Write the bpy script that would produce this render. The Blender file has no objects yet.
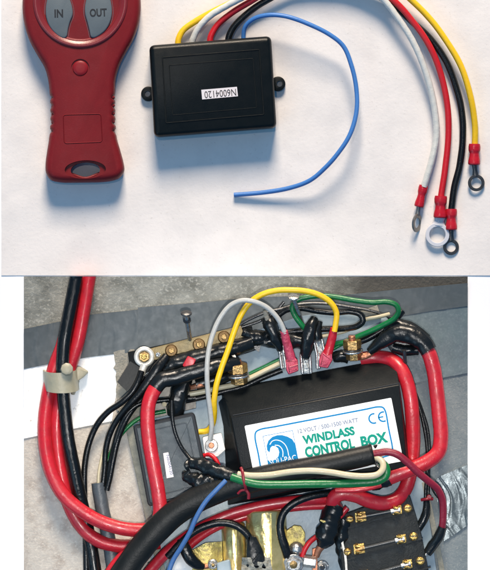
import bpy, bmesh, math, random
from mathutils import Vector, Matrix, noise
random.seed(4)
S = 0.0005                      # metres per unit of layout (half a millimetre)
SC = bpy.context.scene
COL = SC.collection
R = math.radians

# ------------------------------------------------------------------ camera
cam = bpy.data.cameras.new('camera')
camo = bpy.data.objects.new('camera', cam); COL.objects.link(camo)
CH = 3.0
camo.location = (0, 0, CH)
cam.sensor_fit = 'VERTICAL'; cam.sensor_height = 24
cam.lens = 24 * CH / (570 * S)
cam.clip_start = 0.1; cam.clip_end = 50
SC.camera = camo

# ------------------------------------------------------------------ world and lamps
w = bpy.data.worlds.new('World'); SC.world = w; w.use_nodes = True
bg = w.node_tree.nodes['Background']
bg.inputs[0].default_value = (0.13, 0.42, 0.84, 1); bg.inputs[1].default_value = 0.39

def area(name, loc, size, energy, col, target=(0, 0, 0)):
    l = bpy.data.lights.new(name, 'AREA'); l.energy = energy; l.color = col
    l.shape = 'RECTANGLE'; l.size = size[0]; l.size_y = size[1]
    o = bpy.data.objects.new(name, l); COL.objects.link(o); o.location = loc
    o.rotation_euler = (Vector(target) - Vector(loc)).to_track_quat('-Z', 'Y').to_euler()
    return o
area('key_lamp', (0.06, 2.70, 1.66), (0.95, 0.95), 176.0, (1.0, 0.835, 0.66))
area('window_light', (-1.1, -0.75, 1.3), (0.9, 0.9), 4.0, (0.50, 0.80, 1.0))
area('flash_lamp', (-0.18, 0.30, 1.9), (0.05, 0.04), 3.0, (1.0, 0.95, 0.90))
# camera flash reaching only the wiring set out in the lower half
sl_ = bpy.data.lights.new('wiring_flash', 'SPOT'); sl_.energy = 60.0; sl_.color = (1.0, 0.98, 0.95); sl_.shadow_soft_size = 0.03
sl_.spot_size = R(9.8); sl_.spot_blend = 0.55
slo = bpy.data.objects.new('wiring_flash', sl_); COL.objects.link(slo); slo.location = (0.03, -0.17, 1.7)
slo.rotation_euler = (Vector((0.0, -0.112, 0)) - slo.location).to_track_quat('-Z', 'Y').to_euler()

SC.view_settings.view_transform = 'Standard'; SC.view_settings.look = 'None'
SC.view_settings.exposure = 0.0; SC.view_settings.gamma = 1.0
SC.view_settings.use_curve_mapping = False

# ------------------------------------------------------------------ materials
def lin(r, g, b):
    f = lambda c: (c/255/12.92) if c/255 <= 0.04045 else ((c/255+0.055)/1.055)**2.4
    return (f(r), f(g), f(b), 1)

def mat(name, col, rough=0.5, metal=0.0, spec=0.5, bump=None, var=None, fine=None,
        coat=0.0, alpha=None, trans=0.0, rvar=0.0, sss=0.0):
    """bump=(scale units, height units); var=(scale, colour2, lo, hi); fine=(scale, colour3, lo, hi)"""
    m = bpy.data.materials.new(name); m.use_nodes = True
    nt = m.node_tree; N = nt.nodes; L = nt.links; b = N['Principled BSDF']
    b.inputs['Base Color'].default_value = col
    b.inputs['Roughness'].default_value = rough
    b.inputs['Metallic'].default_value = metal
    b.inputs['Specular IOR Level'].default_value = spec
    b.inputs['Coat Weight'].default_value = coat; b.inputs['Coat Roughness'].default_value = 0.12
    b.inputs['Transmission Weight'].default_value = trans
    if sss:
        b.inputs['Subsurface Weight'].default_value = sss
        b.inputs['Subsurface Radius'].default_value = (1, 0.9, 0.8)
        b.inputs['Subsurface Scale'].default_value = 3*S
    if alpha is not None: b.inputs['Alpha'].default_value = alpha
    tc = N.new('ShaderNodeTexCoord')
    mp = N.new('ShaderNodeMapping'); mp.inputs['Scale'].default_value = (1/S,)*3
    L.new(tc.outputs['Object'], mp.inputs['Vector'])
    def nz(scale, detail=5, off=0):
        n = N.new('ShaderNodeTexNoise'); n.inputs['Scale'].default_value = 1.0/scale
        n.inputs['Detail'].default_value = detail
        n.inputs['Roughness'].default_value = 0.6
        L.new(mp.outputs['Vector'], n.inputs['Vector']); return n
    colsock = None
    for vv in (var, fine):
        if vv:
            n = nz(vv[0]); r = N.new('ShaderNodeMapRange')
            r.inputs['From Min'].default_value = vv[2]; r.inputs['From Max'].default_value = vv[3]
            L.new(n.outputs['Fac'], r.inputs['Value'])
            mx = N.new('ShaderNodeMix'); mx.data_type = 'RGBA'
            L.new(r.outputs['Result'], mx.inputs['Factor'])
            if colsock: L.new(colsock, mx.inputs['A'])
            else: mx.inputs['A'].default_value = col
            mx.inputs['B'].default_value = vv[1]
            colsock = mx.outputs['Result']
    if colsock: L.new(colsock, b.inputs['Base Color'])
    if rvar:
        n = nz(9, 6); r = N.new('ShaderNodeMapRange')
        r.inputs['From Min'].default_value = 0.3; r.inputs['From Max'].default_value = 0.7
        r.inputs['To Min'].default_value = max(0.03, rough-rvar); r.inputs['To Max'].default_value = min(1, rough+rvar)
        L.new(n.outputs['Fac'], r.inputs['Value']); L.new(r.outputs['Result'], b.inputs['Roughness'])
    if bump:
        n = nz(bump[0], 6); bp = N.new('ShaderNodeBump')
        bp.inputs['Distance'].default_value = bump[1]*S*2; bp.inputs['Strength'].default_value = 1.0
        L.new(n.outputs['Fac'], bp.inputs['Height']); L.new(bp.outputs['Normal'], b.inputs['Normal'])
    return m

M = {}
M['page'] = mat('page_white', (0.93, 0.95, 0.98, 1), 0.9, spec=0.1)
M['cloth'] = mat('white_cloth', (0.80, 0.775, 0.76, 1), 0.9, spec=0.1, bump=(3.5, 0.10),
                 var=(38, (0.735, 0.715, 0.705, 1), 0.42, 0.68), fine=(2.6, (0.60, 0.57, 0.545, 1), 0.62, 0.80))
M['red_plastic'] = mat('red_plastic', (0.185, 0.0125, 0.017, 1), 0.42, spec=0.18, bump=(0.9, 0.05), rvar=0.08,
                       fine=(2.0, (0.21, 0.022, 0.026, 1), 0.6, 0.8), var=(30, (0.160, 0.012, 0.016, 1), 0.4, 0.65))
M['red_rim'] = mat('red_plastic_polished', (0.20, 0.018, 0.022, 1), 0.30, spec=0.6, bump=(0.9, 0.04))
M['red_button'] = mat('red_button', (0.225, 0.010, 0.016, 1), 0.4, spec=0.3)
M['grey_key'] = mat('grey_rubber', (0.105, 0.135, 0.155, 1), 0.6, bump=(0.9, 0.05))
M['print_dark'] = mat('print_dark', (0.012, 0.016, 0.022, 1), 0.7)
M['black_abs'] = mat('black_case_plastic', (0.0035, 0.0052, 0.0052, 1), 0.36, bump=(0.8, 0.06), rvar=0.06, spec=0.28)
M['sticker'] = mat('white_sticker', (0.74, 0.71, 0.74, 1), 0.6, bump=(3, 0.05))
M['ink'] = mat('black_ink', (0.03, 0.03, 0.035, 1), 0.7)
M['w_yellow'] = mat('yellow_wire', (0.80, 0.50, 0.008, 1), 0.4, bump=(3, 0.1), rvar=0.1)
M['w_grey'] = mat('pale_grey_wire', (0.62, 0.63, 0.60, 1), 0.25, coat=0.4, bump=(2, 0.15), )
M['w_red'] = mat('red_wire', (0.52, 0.010, 0.018, 1), 0.35, bump=(3, 0.1))
M['w_black'] = mat('black_wire', (0.005, 0.006, 0.0065, 1), 0.28, spec=0.38, bump=(3, 0.15), rvar=0.1)
M['w_blue'] = mat('blue_wire', (0.050, 0.19, 0.52, 1), 0.4, bump=(3, 0.1))
M['crimp'] = mat('red_crimp_plastic', (0.44, 0.008, 0.020, 1), 0.28, bump=(4, 0.15), rvar=0.1)
M['crimp_pink'] = mat('pink_crimp_plastic', (0.50, 0.055, 0.11, 1), 0.35, bump=(3, 0.4), var=(5, (0.36, 0.03, 0.06, 1), 0.4, 0.65))
M['clear'] = mat('clear_plastic', (0.66, 0.68, 0.74, 1), 0.16, alpha=0.9, coat=0.6)
M['steel_dark'] = mat('dark_plated_steel', (0.10, 0.10, 0.10, 1), 0.32, metal=0.8, rvar=0.1, bump=(3, 0.1))
M['steel'] = mat('plated_steel', (0.52, 0.51, 0.48, 1), 0.28, metal=0.9, rvar=0.12, bump=(3, 0.3), var=(7, (0.34, 0.335, 0.32, 1), 0.45, 0.7))
M['lug_tin'] = mat('tinned_lug', (0.60, 0.59, 0.54, 1), 0.35, metal=0.35, bump=(4, 0.2), var=(5, (0.42, 0.41, 0.36, 1), 0.45, 0.7))
M['ring_grey'] = mat('tinned_ring', (0.24, 0.235, 0.22, 1), 0.35, metal=0.8, bump=(3, 0.2))
M['hole_grey'] = mat('grey_hole', (0.10, 0.11, 0.12, 1), 0.6)
# lower scene
_lin0 = lin
def lin(r, g, b, k=0.69): c = _lin0(r, g, b); return (c[0]*k, c[1]*k, c[2]*k, 1)
def add_falloff(m, col, x0, x1):  # paints light falloff into the base colour, darkening along X
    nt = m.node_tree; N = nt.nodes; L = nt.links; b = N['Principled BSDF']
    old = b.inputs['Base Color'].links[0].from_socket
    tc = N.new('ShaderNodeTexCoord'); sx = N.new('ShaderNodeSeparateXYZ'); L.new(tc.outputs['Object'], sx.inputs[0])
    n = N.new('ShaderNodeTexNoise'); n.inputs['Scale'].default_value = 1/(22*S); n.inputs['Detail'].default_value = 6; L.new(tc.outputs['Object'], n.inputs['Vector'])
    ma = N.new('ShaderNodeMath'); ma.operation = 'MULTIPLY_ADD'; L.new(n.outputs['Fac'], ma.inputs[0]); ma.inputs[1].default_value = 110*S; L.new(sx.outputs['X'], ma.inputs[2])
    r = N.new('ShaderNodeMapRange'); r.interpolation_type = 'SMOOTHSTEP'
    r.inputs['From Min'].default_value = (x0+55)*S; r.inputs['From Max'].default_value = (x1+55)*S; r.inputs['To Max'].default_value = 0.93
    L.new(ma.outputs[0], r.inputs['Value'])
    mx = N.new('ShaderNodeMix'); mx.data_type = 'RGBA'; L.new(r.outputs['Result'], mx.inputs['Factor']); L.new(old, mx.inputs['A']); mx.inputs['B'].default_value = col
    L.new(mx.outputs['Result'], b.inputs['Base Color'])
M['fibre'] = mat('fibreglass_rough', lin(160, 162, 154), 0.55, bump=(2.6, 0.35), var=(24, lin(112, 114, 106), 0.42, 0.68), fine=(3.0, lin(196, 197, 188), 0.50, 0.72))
add_falloff(M['fibre'], lin(70, 66, 58), 55, 125)  # wall's dim right end is shade put into its colour
M['fibre_beige'] = mat('fibreglass_beige', lin(216, 210, 200), 0.7, bump=(2.2, 0.3), var=(16, lin(184, 173, 162), 0.45, 0.7), fine=(2.6, lin(232, 226, 214), 0.5, 0.72))
M['fibre_blue'] = mat('fibreglass_bluegrey', lin(136, 147, 151), 0.55, bump=(2.2, 0.25), var=(18, lin(118, 132, 138), 0.4, 0.66), fine=(1.8, lin(170, 174, 170), 0.55, 0.75))
M['shaded'] = mat('shaded_board', lin(80, 76, 68), 0.6, bump=(4, 0.5), var=(18, lin(52, 49, 43), 0.4, 0.66), fine=(3, lin(112, 110, 102), 0.58, 0.8))  # unused; dark tone painted in for the dimmer light at right
M['tape'] = mat('silver_duct_tape', lin(84, 95, 101), 0.5, metal=0.0, bump=(8, 0.08), rvar=0.08,
                var=(30, lin(76, 87, 92), 0.4, 0.65), fine=(14, lin(104, 113, 118), 0.5, 0.8))
M['tape_shiny'] = mat('shiny_duct_tape', lin(112, 124, 128), 0.28, metal=0.3, bump=(7, 0.25), rvar=0.12, var=(12, lin(84, 98, 104), 0.4, 0.65))
M['panel_blue'] = mat('blue_grey_panel', lin(106, 126, 132), 0.45, bump=(9, 0.3), var=(28, lin(102, 118, 126), 0.38, 0.66), fine=(2.4, lin(128, 145, 150), 0.5, 0.8), rvar=0.1)
M['white_board'] = mat('white_painted_board', (0.92, 0.93, 0.91, 1), 0.5, bump=(5, 0.3), fine=(5, (0.50, 0.49, 0.45, 1), 0.62, 0.74))
M['filler'] = mat('grey_beige_filler', lin(174, 170, 158), 0.7, bump=(3, 0.8), var=(9, lin(146, 145, 134), 0.4, 0.7))
M['plate'] = mat('pale_blue_plastic', lin(170, 190, 202), 0.4, bump=(20, 0.4), var=(25, lin(150, 172, 184), 0.42, 0.66), fine=(5, lin(140, 152, 156), 0.62, 0.85))
M['plate_edge'] = mat('beige_plastic_edge', lin(160, 158, 142), 0.55, bump=(4, 0.4), var=(8, lin(128, 128, 116), 0.4, 0.7))
M['cable_red'] = mat('red_battery_cable', (0.50, 0.014, 0.026, 1), 0.34, bump=(5, 0.2), rvar=0.12, var=(11, (0.40, 0.012, 0.022, 1), 0.42, 0.7), fine=(3.2, (0.26, 0.014, 0.02, 1), 0.64, 0.78), coat=0.1)
M['cable_black'] = mat('black_battery_cable', (0.0045, 0.0055, 0.006, 1), 0.22, spec=0.35, bump=(5, 0.3), rvar=0.1, coat=0.1)
M['sleeve'] = mat('matte_black_sleeving', (0.0065, 0.008, 0.008, 1), 0.42, bump=(3.0, 0.12), spec=0.25, var=(20, (0.011, 0.012, 0.012, 1), 0.4, 0.7))
M['tape_black'] = mat('black_electrical_tape', (0.007, 0.009, 0.010, 1), 0.24, spec=0.38, bump=(7, 0.25), rvar=0.08)
M['nylon'] = mat('aged_nylon', lin(190, 184, 158), 0.4, bump=(5, 0.2), var=(14, lin(172, 172, 152), 0.4, 0.7), sss=0.15)
M['brass'] = mat('brass', (0.42, 0.27, 0.105, 1), 0.30, metal=0.75, bump=(3, 0.3), rvar=0.1, var=(4, (0.17, 0.11, 0.045, 1), 0.45, 0.7))
M['brass_dark'] = mat('tarnished_brass', (0.16, 0.095, 0.035, 1), 0.35, metal=0.6, bump=(3, 0.3), rvar=0.1)
M['brass_bright'] = mat('bright_brass', (0.75, 0.47, 0.14, 1), 0.22, metal=0.9, bump=(2.5, 0.5), var=(3, (0.25, 0.15, 0.04, 1), 0.5, 0.66))
M['brass_bar'] = mat('brass_bar', lin(164, 146, 104), 0.42, metal=0.35, bump=(3, 0.2), var=(9, lin(128, 112, 78), 0.42, 0.68))
M['copper'] = mat('copper', (0.50, 0.20, 0.11, 1), 0.35, metal=0.7, bump=(3, 0.3))
M['gold_can'] = mat('passivated_can', (0.80, 0.62, 0.27, 1), 0.13, metal=0.72, bump=(14, 0.5), rvar=0.06, var=(16, (0.50, 0.40, 0.14, 1), 0.42, 0.66))
M['gold_plate'] = mat('yellow_passivate', (0.80, 0.64, 0.20, 1), 0.28, metal=0.6, bump=(4, 0.8), var=(5, (0.42, 0.30, 0.15, 1), 0.45, 0.68))
M['case_slate'] = mat('slate_case_plastic', lin(64, 76, 84), 0.4, bump=(1.3, 0.12), rvar=0.08, var=(30, lin(72, 86, 94), 0.4, 0.7), spec=0.4)
M['case_black'] = mat('textured_black_case', (0.0065, 0.0085, 0.0095, 1), 0.36, bump=(1.6, 0.05), rvar=0.05, spec=0.15)
M['fuse_black'] = mat('fuse_block_bakelite', (0.008, 0.011, 0.012, 1), 0.5, spec=0.3, bump=(1.8, 0.3), var=(6, (0.022, 0.028, 0.030, 1), 0.5, 0.75))
M['label_white'] = mat('label_white', (0.86, 0.87, 0.86, 1), 0.45)
M['label_blue'] = mat('label_blue', (0.0, 0.20, 0.46, 1), 0.6, spec=0.2)
M['label_green'] = mat('label_green', (0.0, 0.27, 0.20, 1), 0.6, spec=0.2)
M['label_pale'] = mat('label_pale_print', lin(128, 145, 175), 0.6)
M['w_blue_dull'] = mat('dull_blue_wire', (0.045, 0.13, 0.33, 1), 0.45, bump=(3, 0.1))
M['w_cream'] = mat('cream_wire', lin(222, 210, 176), 0.35, bump=(4, 0.15), rvar=0.1)
M['w_white'] = mat('white_wire', lin(206, 208, 204), 0.35, bump=(4, 0.15))
M['w_green'] = mat('green_wire', lin(12, 122, 62), 0.32, bump=(4, 0.15))
M['w_mauve'] = mat('crimson_wire', lin(150, 26, 54), 0.42, bump=(4, 0.2))
M['sheath_grey'] = mat('grey_sheath', lin(84, 92, 98), 0.38, bump=(5, 0.3))
M['glass'] = mat('fuse_glass', (0.035, 0.042, 0.045, 1), 0.25, alpha=0.6, coat=0.15)
M['tie_red'] = mat('red_tie', lin(150, 20, 40), 0.4)
M['white_tab'] = mat('white_tab', (0.78, 0.79, 0.78, 1), 0.45, bump=(4, 0.3))
M['putty'] = mat('translucent_filler', lin(170, 172, 162), 0.3, bump=(3, 1.0), var=(4, lin(120, 118, 104), 0.45, 0.65))

# ------------------------------------------------------------------ geometry builders (layout units: X right, Y down, Z up)
def W(p):
    z = p[2] if len(p) > 2 else 0
    if p[1] > 276 and z > 24: z = 24+(z-24)*0.70      # the wiring stack sits fairly low
    return Vector(((p[0]-245)*S, (285-p[1])*S, z*S))
ORG = {}
def link(name, geo, m, parent=None, smooth=40, clip=None, org=None, bevel=None):
    vs, fs = geo
    if parent is not None: o0 = ORG[parent.name]
    else:
        xs = [v[0] for v in vs]; ys = [v[1] for v in vs]; zs = [v[2] for v in vs]
        o0 = org or W(((min(xs)+max(xs))/2, (min(ys)+max(ys))/2, min(zs)))
    bm = bmesh.new()
    bv = [bm.verts.new(W(v) - o0) for v in vs]
    for f in fs:
        try: bm.faces.new([bv[i] for i in f])
        except ValueError: pass
    if clip:
        for (co, no) in clip:
            g = bm.verts[:] + bm.edges[:] + bm.faces[:]
            r = bmesh.ops.bisect_plane(bm, geom=g, plane_co=W(co)-o0, plane_no=(no[0], -no[1], 0), clear_outer=True, dist=1e-7)
            ed = [e for e in r['geom_cut'] if isinstance(e, bmesh.types.BMEdge)]
            if ed: bmesh.ops.holes_fill(bm, edges=ed, sides=0)
    bmesh.ops.recalc_face_normals(bm, faces=bm.faces)
    if bevel:
        es = [e for e in bm.edges if len(e.link_faces) == 2 and e.calc_face_angle(0) > R(25)]
        bmesh.ops.bevel(bm, geom=es, offset=bevel*S, segments=2, affect='EDGES', profile=0.5, clamp_overlap=True)
    me = bpy.data.meshes.new(name); bm.to_mesh(me); bm.free()
    me.materials.append(m)
    if smooth:
        me.polygons.foreach_set('use_smooth', [True]*len(me.polygons))
        me.set_sharp_from_angle(angle=R(smooth))
    o = bpy.data.objects.new(name, me); COL.objects.link(o)
    ORG[o.name] = o0
    if parent is not None: o.parent = parent
    else: o.location = o0
    return o
def tag(o, label=None, cat=None, group=None, kind=None):
    if label: o['label'] = label
    if cat: o['category'] = cat
    if group: o['group'] = group
    if kind: o['kind'] = kind
    return o
def T(name, label, cat, base, group=None):
    o = bpy.data.objects.new(name, None); COL.objects.link(o); o.empty_display_size = 0.01
    o.location = W(base); ORG[o.name] = W(base)
    return tag(o, label, cat, group)

def curve(pts, step=2.5, closed=False):
    P = [Vector(p) for p in pts]; n = len(P); out = []
    rng = n if closed else n-1
    for i in range(rng):
        if closed: p0, p1, p2, p3 = P[(i-1) % n], P[i], P[(i+1) % n], P[(i+2) % n]
        else:
            p1, p2 = P[i], P[i+1]
            p0 = P[i-1] if i else p1*2-p2
            p3 = P[i+2] if i+2 < n else p2*2-p1
        k = max(2, int((p2-p1).length/step))
        t0 = 0; a = 0.5
        t1 = t0+max((p1-p0).length, 1e-4)**a; t2 = t1+max((p2-p1).length, 1e-4)**a; t3 = t2+max((p3-p2).length, 1e-4)**a
        for j in range(k):
            t = t1+(t2-t1)*j/k
            A1 = p0*((t1-t)/(t1-t0))+p1*((t-t0)/(t1-t0)); A2 = p1*((t2-t)/(t2-t1))+p2*((t-t1)/(t2-t1))
            A3 = p2*((t3-t)/(t3-t2))+p3*((t-t2)/(t3-t2))
            B1 = A1*((t2-t)/(t2-t0))+A2*((t-t0)/(t2-t0)); B2 = A2*((t3-t)/(t3-t1))+A3*((t-t1)/(t3-t1))
            out.append((B1*((t2-t)/(t2-t1))+B2*((t-t1)/(t2-t1)), i+j/k))
    if not closed: out.append((P[-1], n-1.0))
    return out

def tube(pts, r, seg=14, step=2.5, lump=0.0, lscale=6.0, flat=1.0, round_end=True, wrap=0.0, hollow=False):
    """swept tube; r number or list per point; lump = radius noise; wrap = tape spiral step height"""
    pts = [tuple(p) if len(p) == 3 else (p[0], p[1], 0) for p in pts]
    C = curve(pts, step); rr = r if isinstance(r, (list, tuple)) else [r]*len(pts)
    vs = []; fs = []; n = len(C)
    up = Vector((0, 0, 1)); s = 0.0
    seed = pts[0][0]*0.37+pts[0][1]*0.11
    for i, (p, t) in enumerate(C):
        if i: s += (p-C[i-1][0]).length
        q = C[min(i+1, n-1)][0]-C[max(i-1, 0)][0]
        if q.length < 1e-6: q = Vector((1, 0, 0))
        q.normalize()
        a = up - q*up.dot(q)
        if a.length < 1e-3: a = Vector((0, 1, 0)) - q*q.y
        a.normalize(); b = q.cross(a); up = a
        k = min(int(t), len(rr)-2) if len(rr) > 1 else 0
        rad = rr[k]+(rr[k+1]-rr[k])*(t-k) if len(rr) > 1 else rr[0]
        for j in range(seg):
            th = 2*math.pi*j/seg
            rj = rad
            if lump: rj *= 1+lump*noise.noise(Vector((s/lscale+seed, math.cos(th)*1.2, math.sin(th)*1.2)))
            if wrap:
                f = (s/9.0+th/(2*math.pi)) % 1.0
                rj += wrap*(f if f < 0.9 else (1-f)*9)
            vs.append(p+a*(math.cos(th)*rj*flat)+b*(math.sin(th)*rj))
    for i in range(n-1):
        for j in range(seg):
            fs.append((i*seg+j, i*seg+(j+1) % seg, (i+1)*seg+(j+1) % seg, (i+1)*seg+j))
    fs.append(tuple(range(seg))); fs.append(tuple((n-1)*seg+j for j in range(seg)))
    return [tuple(v) for v in vs], fs

def join(*gs):
    vs = []; fs = []
    for g in gs:
        o = len(vs); vs += list(g[0]); fs += [tuple(i+o for i in f) for f in g[1]]
    return vs, fs

def inset(poly, d):
    """offset a 2-D polygon inwards by d"""
    n = len(poly); A = sum(poly[i][0]*poly[(i+1) % n][1]-poly[(i+1) % n][0]*poly[i][1] for i in range(n))
    sg = 1 if A > 0 else -1; out = []
    for i in range(n):
        a, b, c = Vector(poly[i-1][:2]), Vector(poly[i][:2]), Vector(poly[(i+1) % n][:2])
        e1 = (b-a); e2 = (c-b)
        if e1.length < 1e-6: e1 = e2
        if e2.length < 1e-6: e2 = e1
        n1 = Vector((-e1.y, e1.x)).normalized()*sg; n2 = Vector((-e2.y, e2.x)).normalized()*sg
        m = (n1+n2); m = m.normalized() if m.length > 1e-4 else n1
        k = d/max(0.45, m.dot(n1))
        out.append((b.x+m.x*k, b.y+m.y*k))
    return out
def layered(poly, layers):
    """rings of the outline at (inset, z); closed solid"""
    n = len(poly); vs = []; fs = []
    for (d, z) in layers:
        q = inset(poly, d) if d else poly
        vs += [(p[0], p[1], z) for p in q]
    for k in range(len(layers)-1):
        for j in range(n):
            fs.append((k*n+j, k*n+(j+1) % n, (k+1)*n+(j+1) % n, (k+1)*n+j))
    fs.append(tuple(range(n))); fs.append(tuple((len(layers)-1)*n+j for j in range(n)))
    return vs, fs
def prism(poly, z0, z1, bv=0.0):
    if bv: return layered(poly, [(0, z0), (0, z1-bv), (bv*0.3, z1-bv*0.3), (bv, z1)])
    return layered(poly, [(0, z0), (0, z1)])
def roundpoly(poly, r, k=5):
    out = []; n = len(poly)
    for i in range(n):
        a, b, c = Vector(poly[i-1]), Vector(poly[i]), Vector(poly[(i+1) % n])
        u = (a-b).normalized(); v = (c-b).normalized()
        ang = u.angle(v); d = min(r/math.tan(ang/2), (a-b).length*0.45, (c-b).length*0.45)
        p, q = b+u*d, b+v*d
        for j in range(k+1):
            t = j/k; m = p*(1-t)**2+b*2*t*(1-t)+q*t*t; out.append((m.x, m.y))
    return out
def circ(x, y, r, n=24, ry=None, rot=0.0, a0=0, a1=2*math.pi):
    ry = ry or r; o = []
    for i in range(n):
        a = a0+(a1-a0)*i/n; px, py = r*math.cos(a), ry*math.sin(a)
        o.append((x+px*math.cos(rot)-py*math.sin(rot), y+px*math.sin(rot)+py*math.cos(rot)))
    return o
def cyl(c, axis, r, h, n=20, r2=None, bv=0.0):
    """cylinder or n-gon prism starting at c running h along axis"""
    ax = Vector(axis).normalized(); t = Vector((0, 0, 1)) if abs(ax.z) < 0.9 else Vector((1, 0, 0))
    a = (t-ax*t.dot(ax)).normalized(); b = ax.cross(a); c = Vector(c); r2 = r if r2 is None else r2
    prof = [(r, 0), (r2, h)] if not bv else [(r-bv, 0), (r, bv), (r2, h-bv), (r2-bv, h)]
    vs = []; fs = []
    for (q, z) in prof:
        for j in range(n):
            th = 2*math.pi*(j+0.5)/n; vs.append(tuple(c+ax*z+a*(q*math.cos(th))+b*(q*math.sin(th))))
    for k in range(len(prof)-1):
        for j in range(n): fs.append((k*n+j, k*n+(j+1) % n, (k+1)*n+(j+1) % n, (k+1)*n+j))
    fs.append(tuple(range(n))); fs.append(tuple((len(prof)-1)*n+j for j in range(n)))
    return vs, fs
def lathe(c, axis, prof, n=24):
    """closed solid of revolution; profile of (radius, height) loops back on itself"""
    ax = Vector(axis).normalized(); t = Vector((0, 0, 1)) if abs(ax.z) < 0.9 else Vector((1, 0, 0))
    a = (t-ax*t.dot(ax)).normalized(); b = ax.cross(a); c = Vector(c); vs = []; fs = []; m = len(prof)
    for (q, z) in prof:
        for j in range(n):
            th = 2*math.pi*j/n; vs.append(tuple(c+ax*z+a*(q*math.cos(th))+b*(q*math.sin(th))))
    for k in range(m):
        k2 = (k+1) % m
        for j in range(n): fs.append((k*n+j, k*n+(j+1) % n, k2*n+(j+1) % n, k2*n+j))
    return vs, fs
def washer(c, axis, ro, ri, h, n=28, bv=0.5):
    return lathe(c, axis, [(ri, 0), (ro, 0), (ro, h-bv), (ro-bv, h), (ri+bv, h), (ri, h-bv)], n)
def strip(pts, wd, z0, z1, step=2):
    """flat ribbon along a path in the plane"""
    C = [p for p, t in curve([(p[0], p[1], 0) for p in pts], step)]; l = []; r = []
    for i, p in enumerate(C):
        q = C[min(i+1, len(C)-1)]-C[max(i-1, 0)]; q.normalize(); nn = Vector((-q.y, q.x, 0))*wd/2
        l.append((p+nn)[:2]); r.append((p-nn)[:2])
    vs = []; fs = []; n = len(C)
    for z in (z0, z1):
        vs += [(a[0], a[1], z) for a in l]+[(a[0], a[1], z) for a in r]
    for i in range(n-1):
        fs += [(i, i+1, n+i+1, n+i), (2*n+i, 2*n+i+1, 3*n+i+1, 3*n+i), (i, i+1, 2*n+i+1, 2*n+i), (n+i, n+i+1, 3*n+i+1, 3*n+i)]
    fs += [(0, n, 3*n, 2*n), (n-1, 2*n-1, 4*n-1, 3*n-1)]
    return vs, fs
def patch(top, bot, nu, nv, zf, thick=0.6):
    """sheet between two polylines with relief; closed by a skirt and underside"""
    def at(line, u):
        d = [0]
        for i in range(len(line)-1): d.append(d[-1]+math.dist(line[i], line[i+1]))
        s = u*d[-1]
        for i in range(len(line)-1):
            if s <= d[i+1] or i == len(line)-2:
                t = (s-d[i])/(d[i+1]-d[i]); return (line[i][0]+(line[i+1][0]-line[i][0])*t, line[i][1]+(line[i+1][1]-line[i][1])*t)
    vs = []; fs = []
    for j in range(nv+1):
        for i in range(nu+1):
            a, b = at(top, i/nu), at(bot, i/nu); v = j/nv
            x, y = a[0]+(b[0]-a[0])*v, a[1]+(b[1]-a[1])*v
            vs.append((x, y, zf(x, y)))
    m = (nu+1)*(nv+1)
    for k in range(m): x, y, z = vs[k]; vs.append((x, y, min(z, zf(x, y))-thick))
    g = lambda i, j: j*(nu+1)+i
    for j in range(nv):
        for i in range(nu):
            q = (g(i, j), g(i+1, j), g(i+1, j+1), g(i, j+1)); fs.append(q); fs.append(tuple(k+m for k in reversed(q)))
    for i in range(nu):
        for j in (0, nv): fs.append((g(i, j), g(i+1, j), g(i+1, j)+m, g(i, j)+m))
    for j in range(nv):
        for i in (0, nu): fs.append((g(i, j), g(i, j+1), g(i, j+1)+m, g(i, j)+m))
    return vs, fs
def nz(x, y, s, seed=0): return noise.noise(Vector((x/s, y/s, seed)))
def text_geo(body, target_w, target_h, origin, ang, z0, z1, bold=0.0, flip180=False, shear=0.0):
    """flat lettering; origin = left end of the baseline; ang = direction (radians, screen sense)"""
    cu = bpy.data.curves.new('lettering', 'FONT'); cu.body = body; cu.size = 10; cu.offset = bold; cu.shear = shear
    cu.resolution_u = 3
    o = bpy.data.objects.new('lettering', cu); COL.objects.link(o)
    dg = bpy.context.evaluated_depsgraph_get(); me = bpy.data.meshes.new_from_object(o.evaluated_get(dg))
    xs = [v.co.x for v in me.vertices]; ys = [v.co.y for v in me.vertices]
    x0, x1, y0, y1 = min(xs), max(xs), min(ys), max(ys)
    sx = target_w/(x1-x0); sy = target_h/(y1-y0); n = len(me.vertices); vs = []; fs = []
    ca, sa = math.cos(ang), math.sin(ang)
    for z in (z0, z1):
        for v in me.vertices:
            u = (v.co.x-x0)*sx; t = -(v.co.y-y0)*sy
            vs.append((origin[0]+u*ca-t*sa, origin[1]+u*sa+t*ca, z))
    for p in me.polygons:
        f = tuple(p.vertices); fs.append(tuple(i+n for i in f)); fs.append(tuple(reversed(f)))
    cnt = {}
    for p in me.polygons:
        f = list(p.vertices)
        for i in range(len(f)):
            e = (f[i], f[(i+1) % len(f)]); cnt[tuple(sorted(e))] = cnt.get(tuple(sorted(e)), 0)+1
    for e, c in cnt.items():
        if c == 1: fs.append((e[0], e[1], e[1]+n, e[0]+n))
    bpy.data.objects.remove(o); bpy.data.curves.remove(cu); bpy.data.meshes.remove(me)
    return vs, fs
def cut(obj, geos):
    """boolean difference with closed solids"""
    for geo in geos:
        c = link('cutter', geo, M['ink'], org=Vector((0, 0, 0)), smooth=0)
        md = obj.modifiers.new('cut', 'BOOLEAN'); md.operation = 'DIFFERENCE'; md.object = c; md.solver = 'EXACT'
        bpy.context.view_layer.update()
        dg = bpy.context.evaluated_depsgraph_get(); me = bpy.data.meshes.new_from_object(obj.evaluated_get(dg))
        obj.modifiers.clear(); old = obj.data; obj.data = me; bpy.data.meshes.remove(old); bpy.data.objects.remove(c)
        me.polygons.foreach_set('use_smooth', [True]*len(me.polygons)); me.set_sharp_from_angle(angle=R(35))

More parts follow.
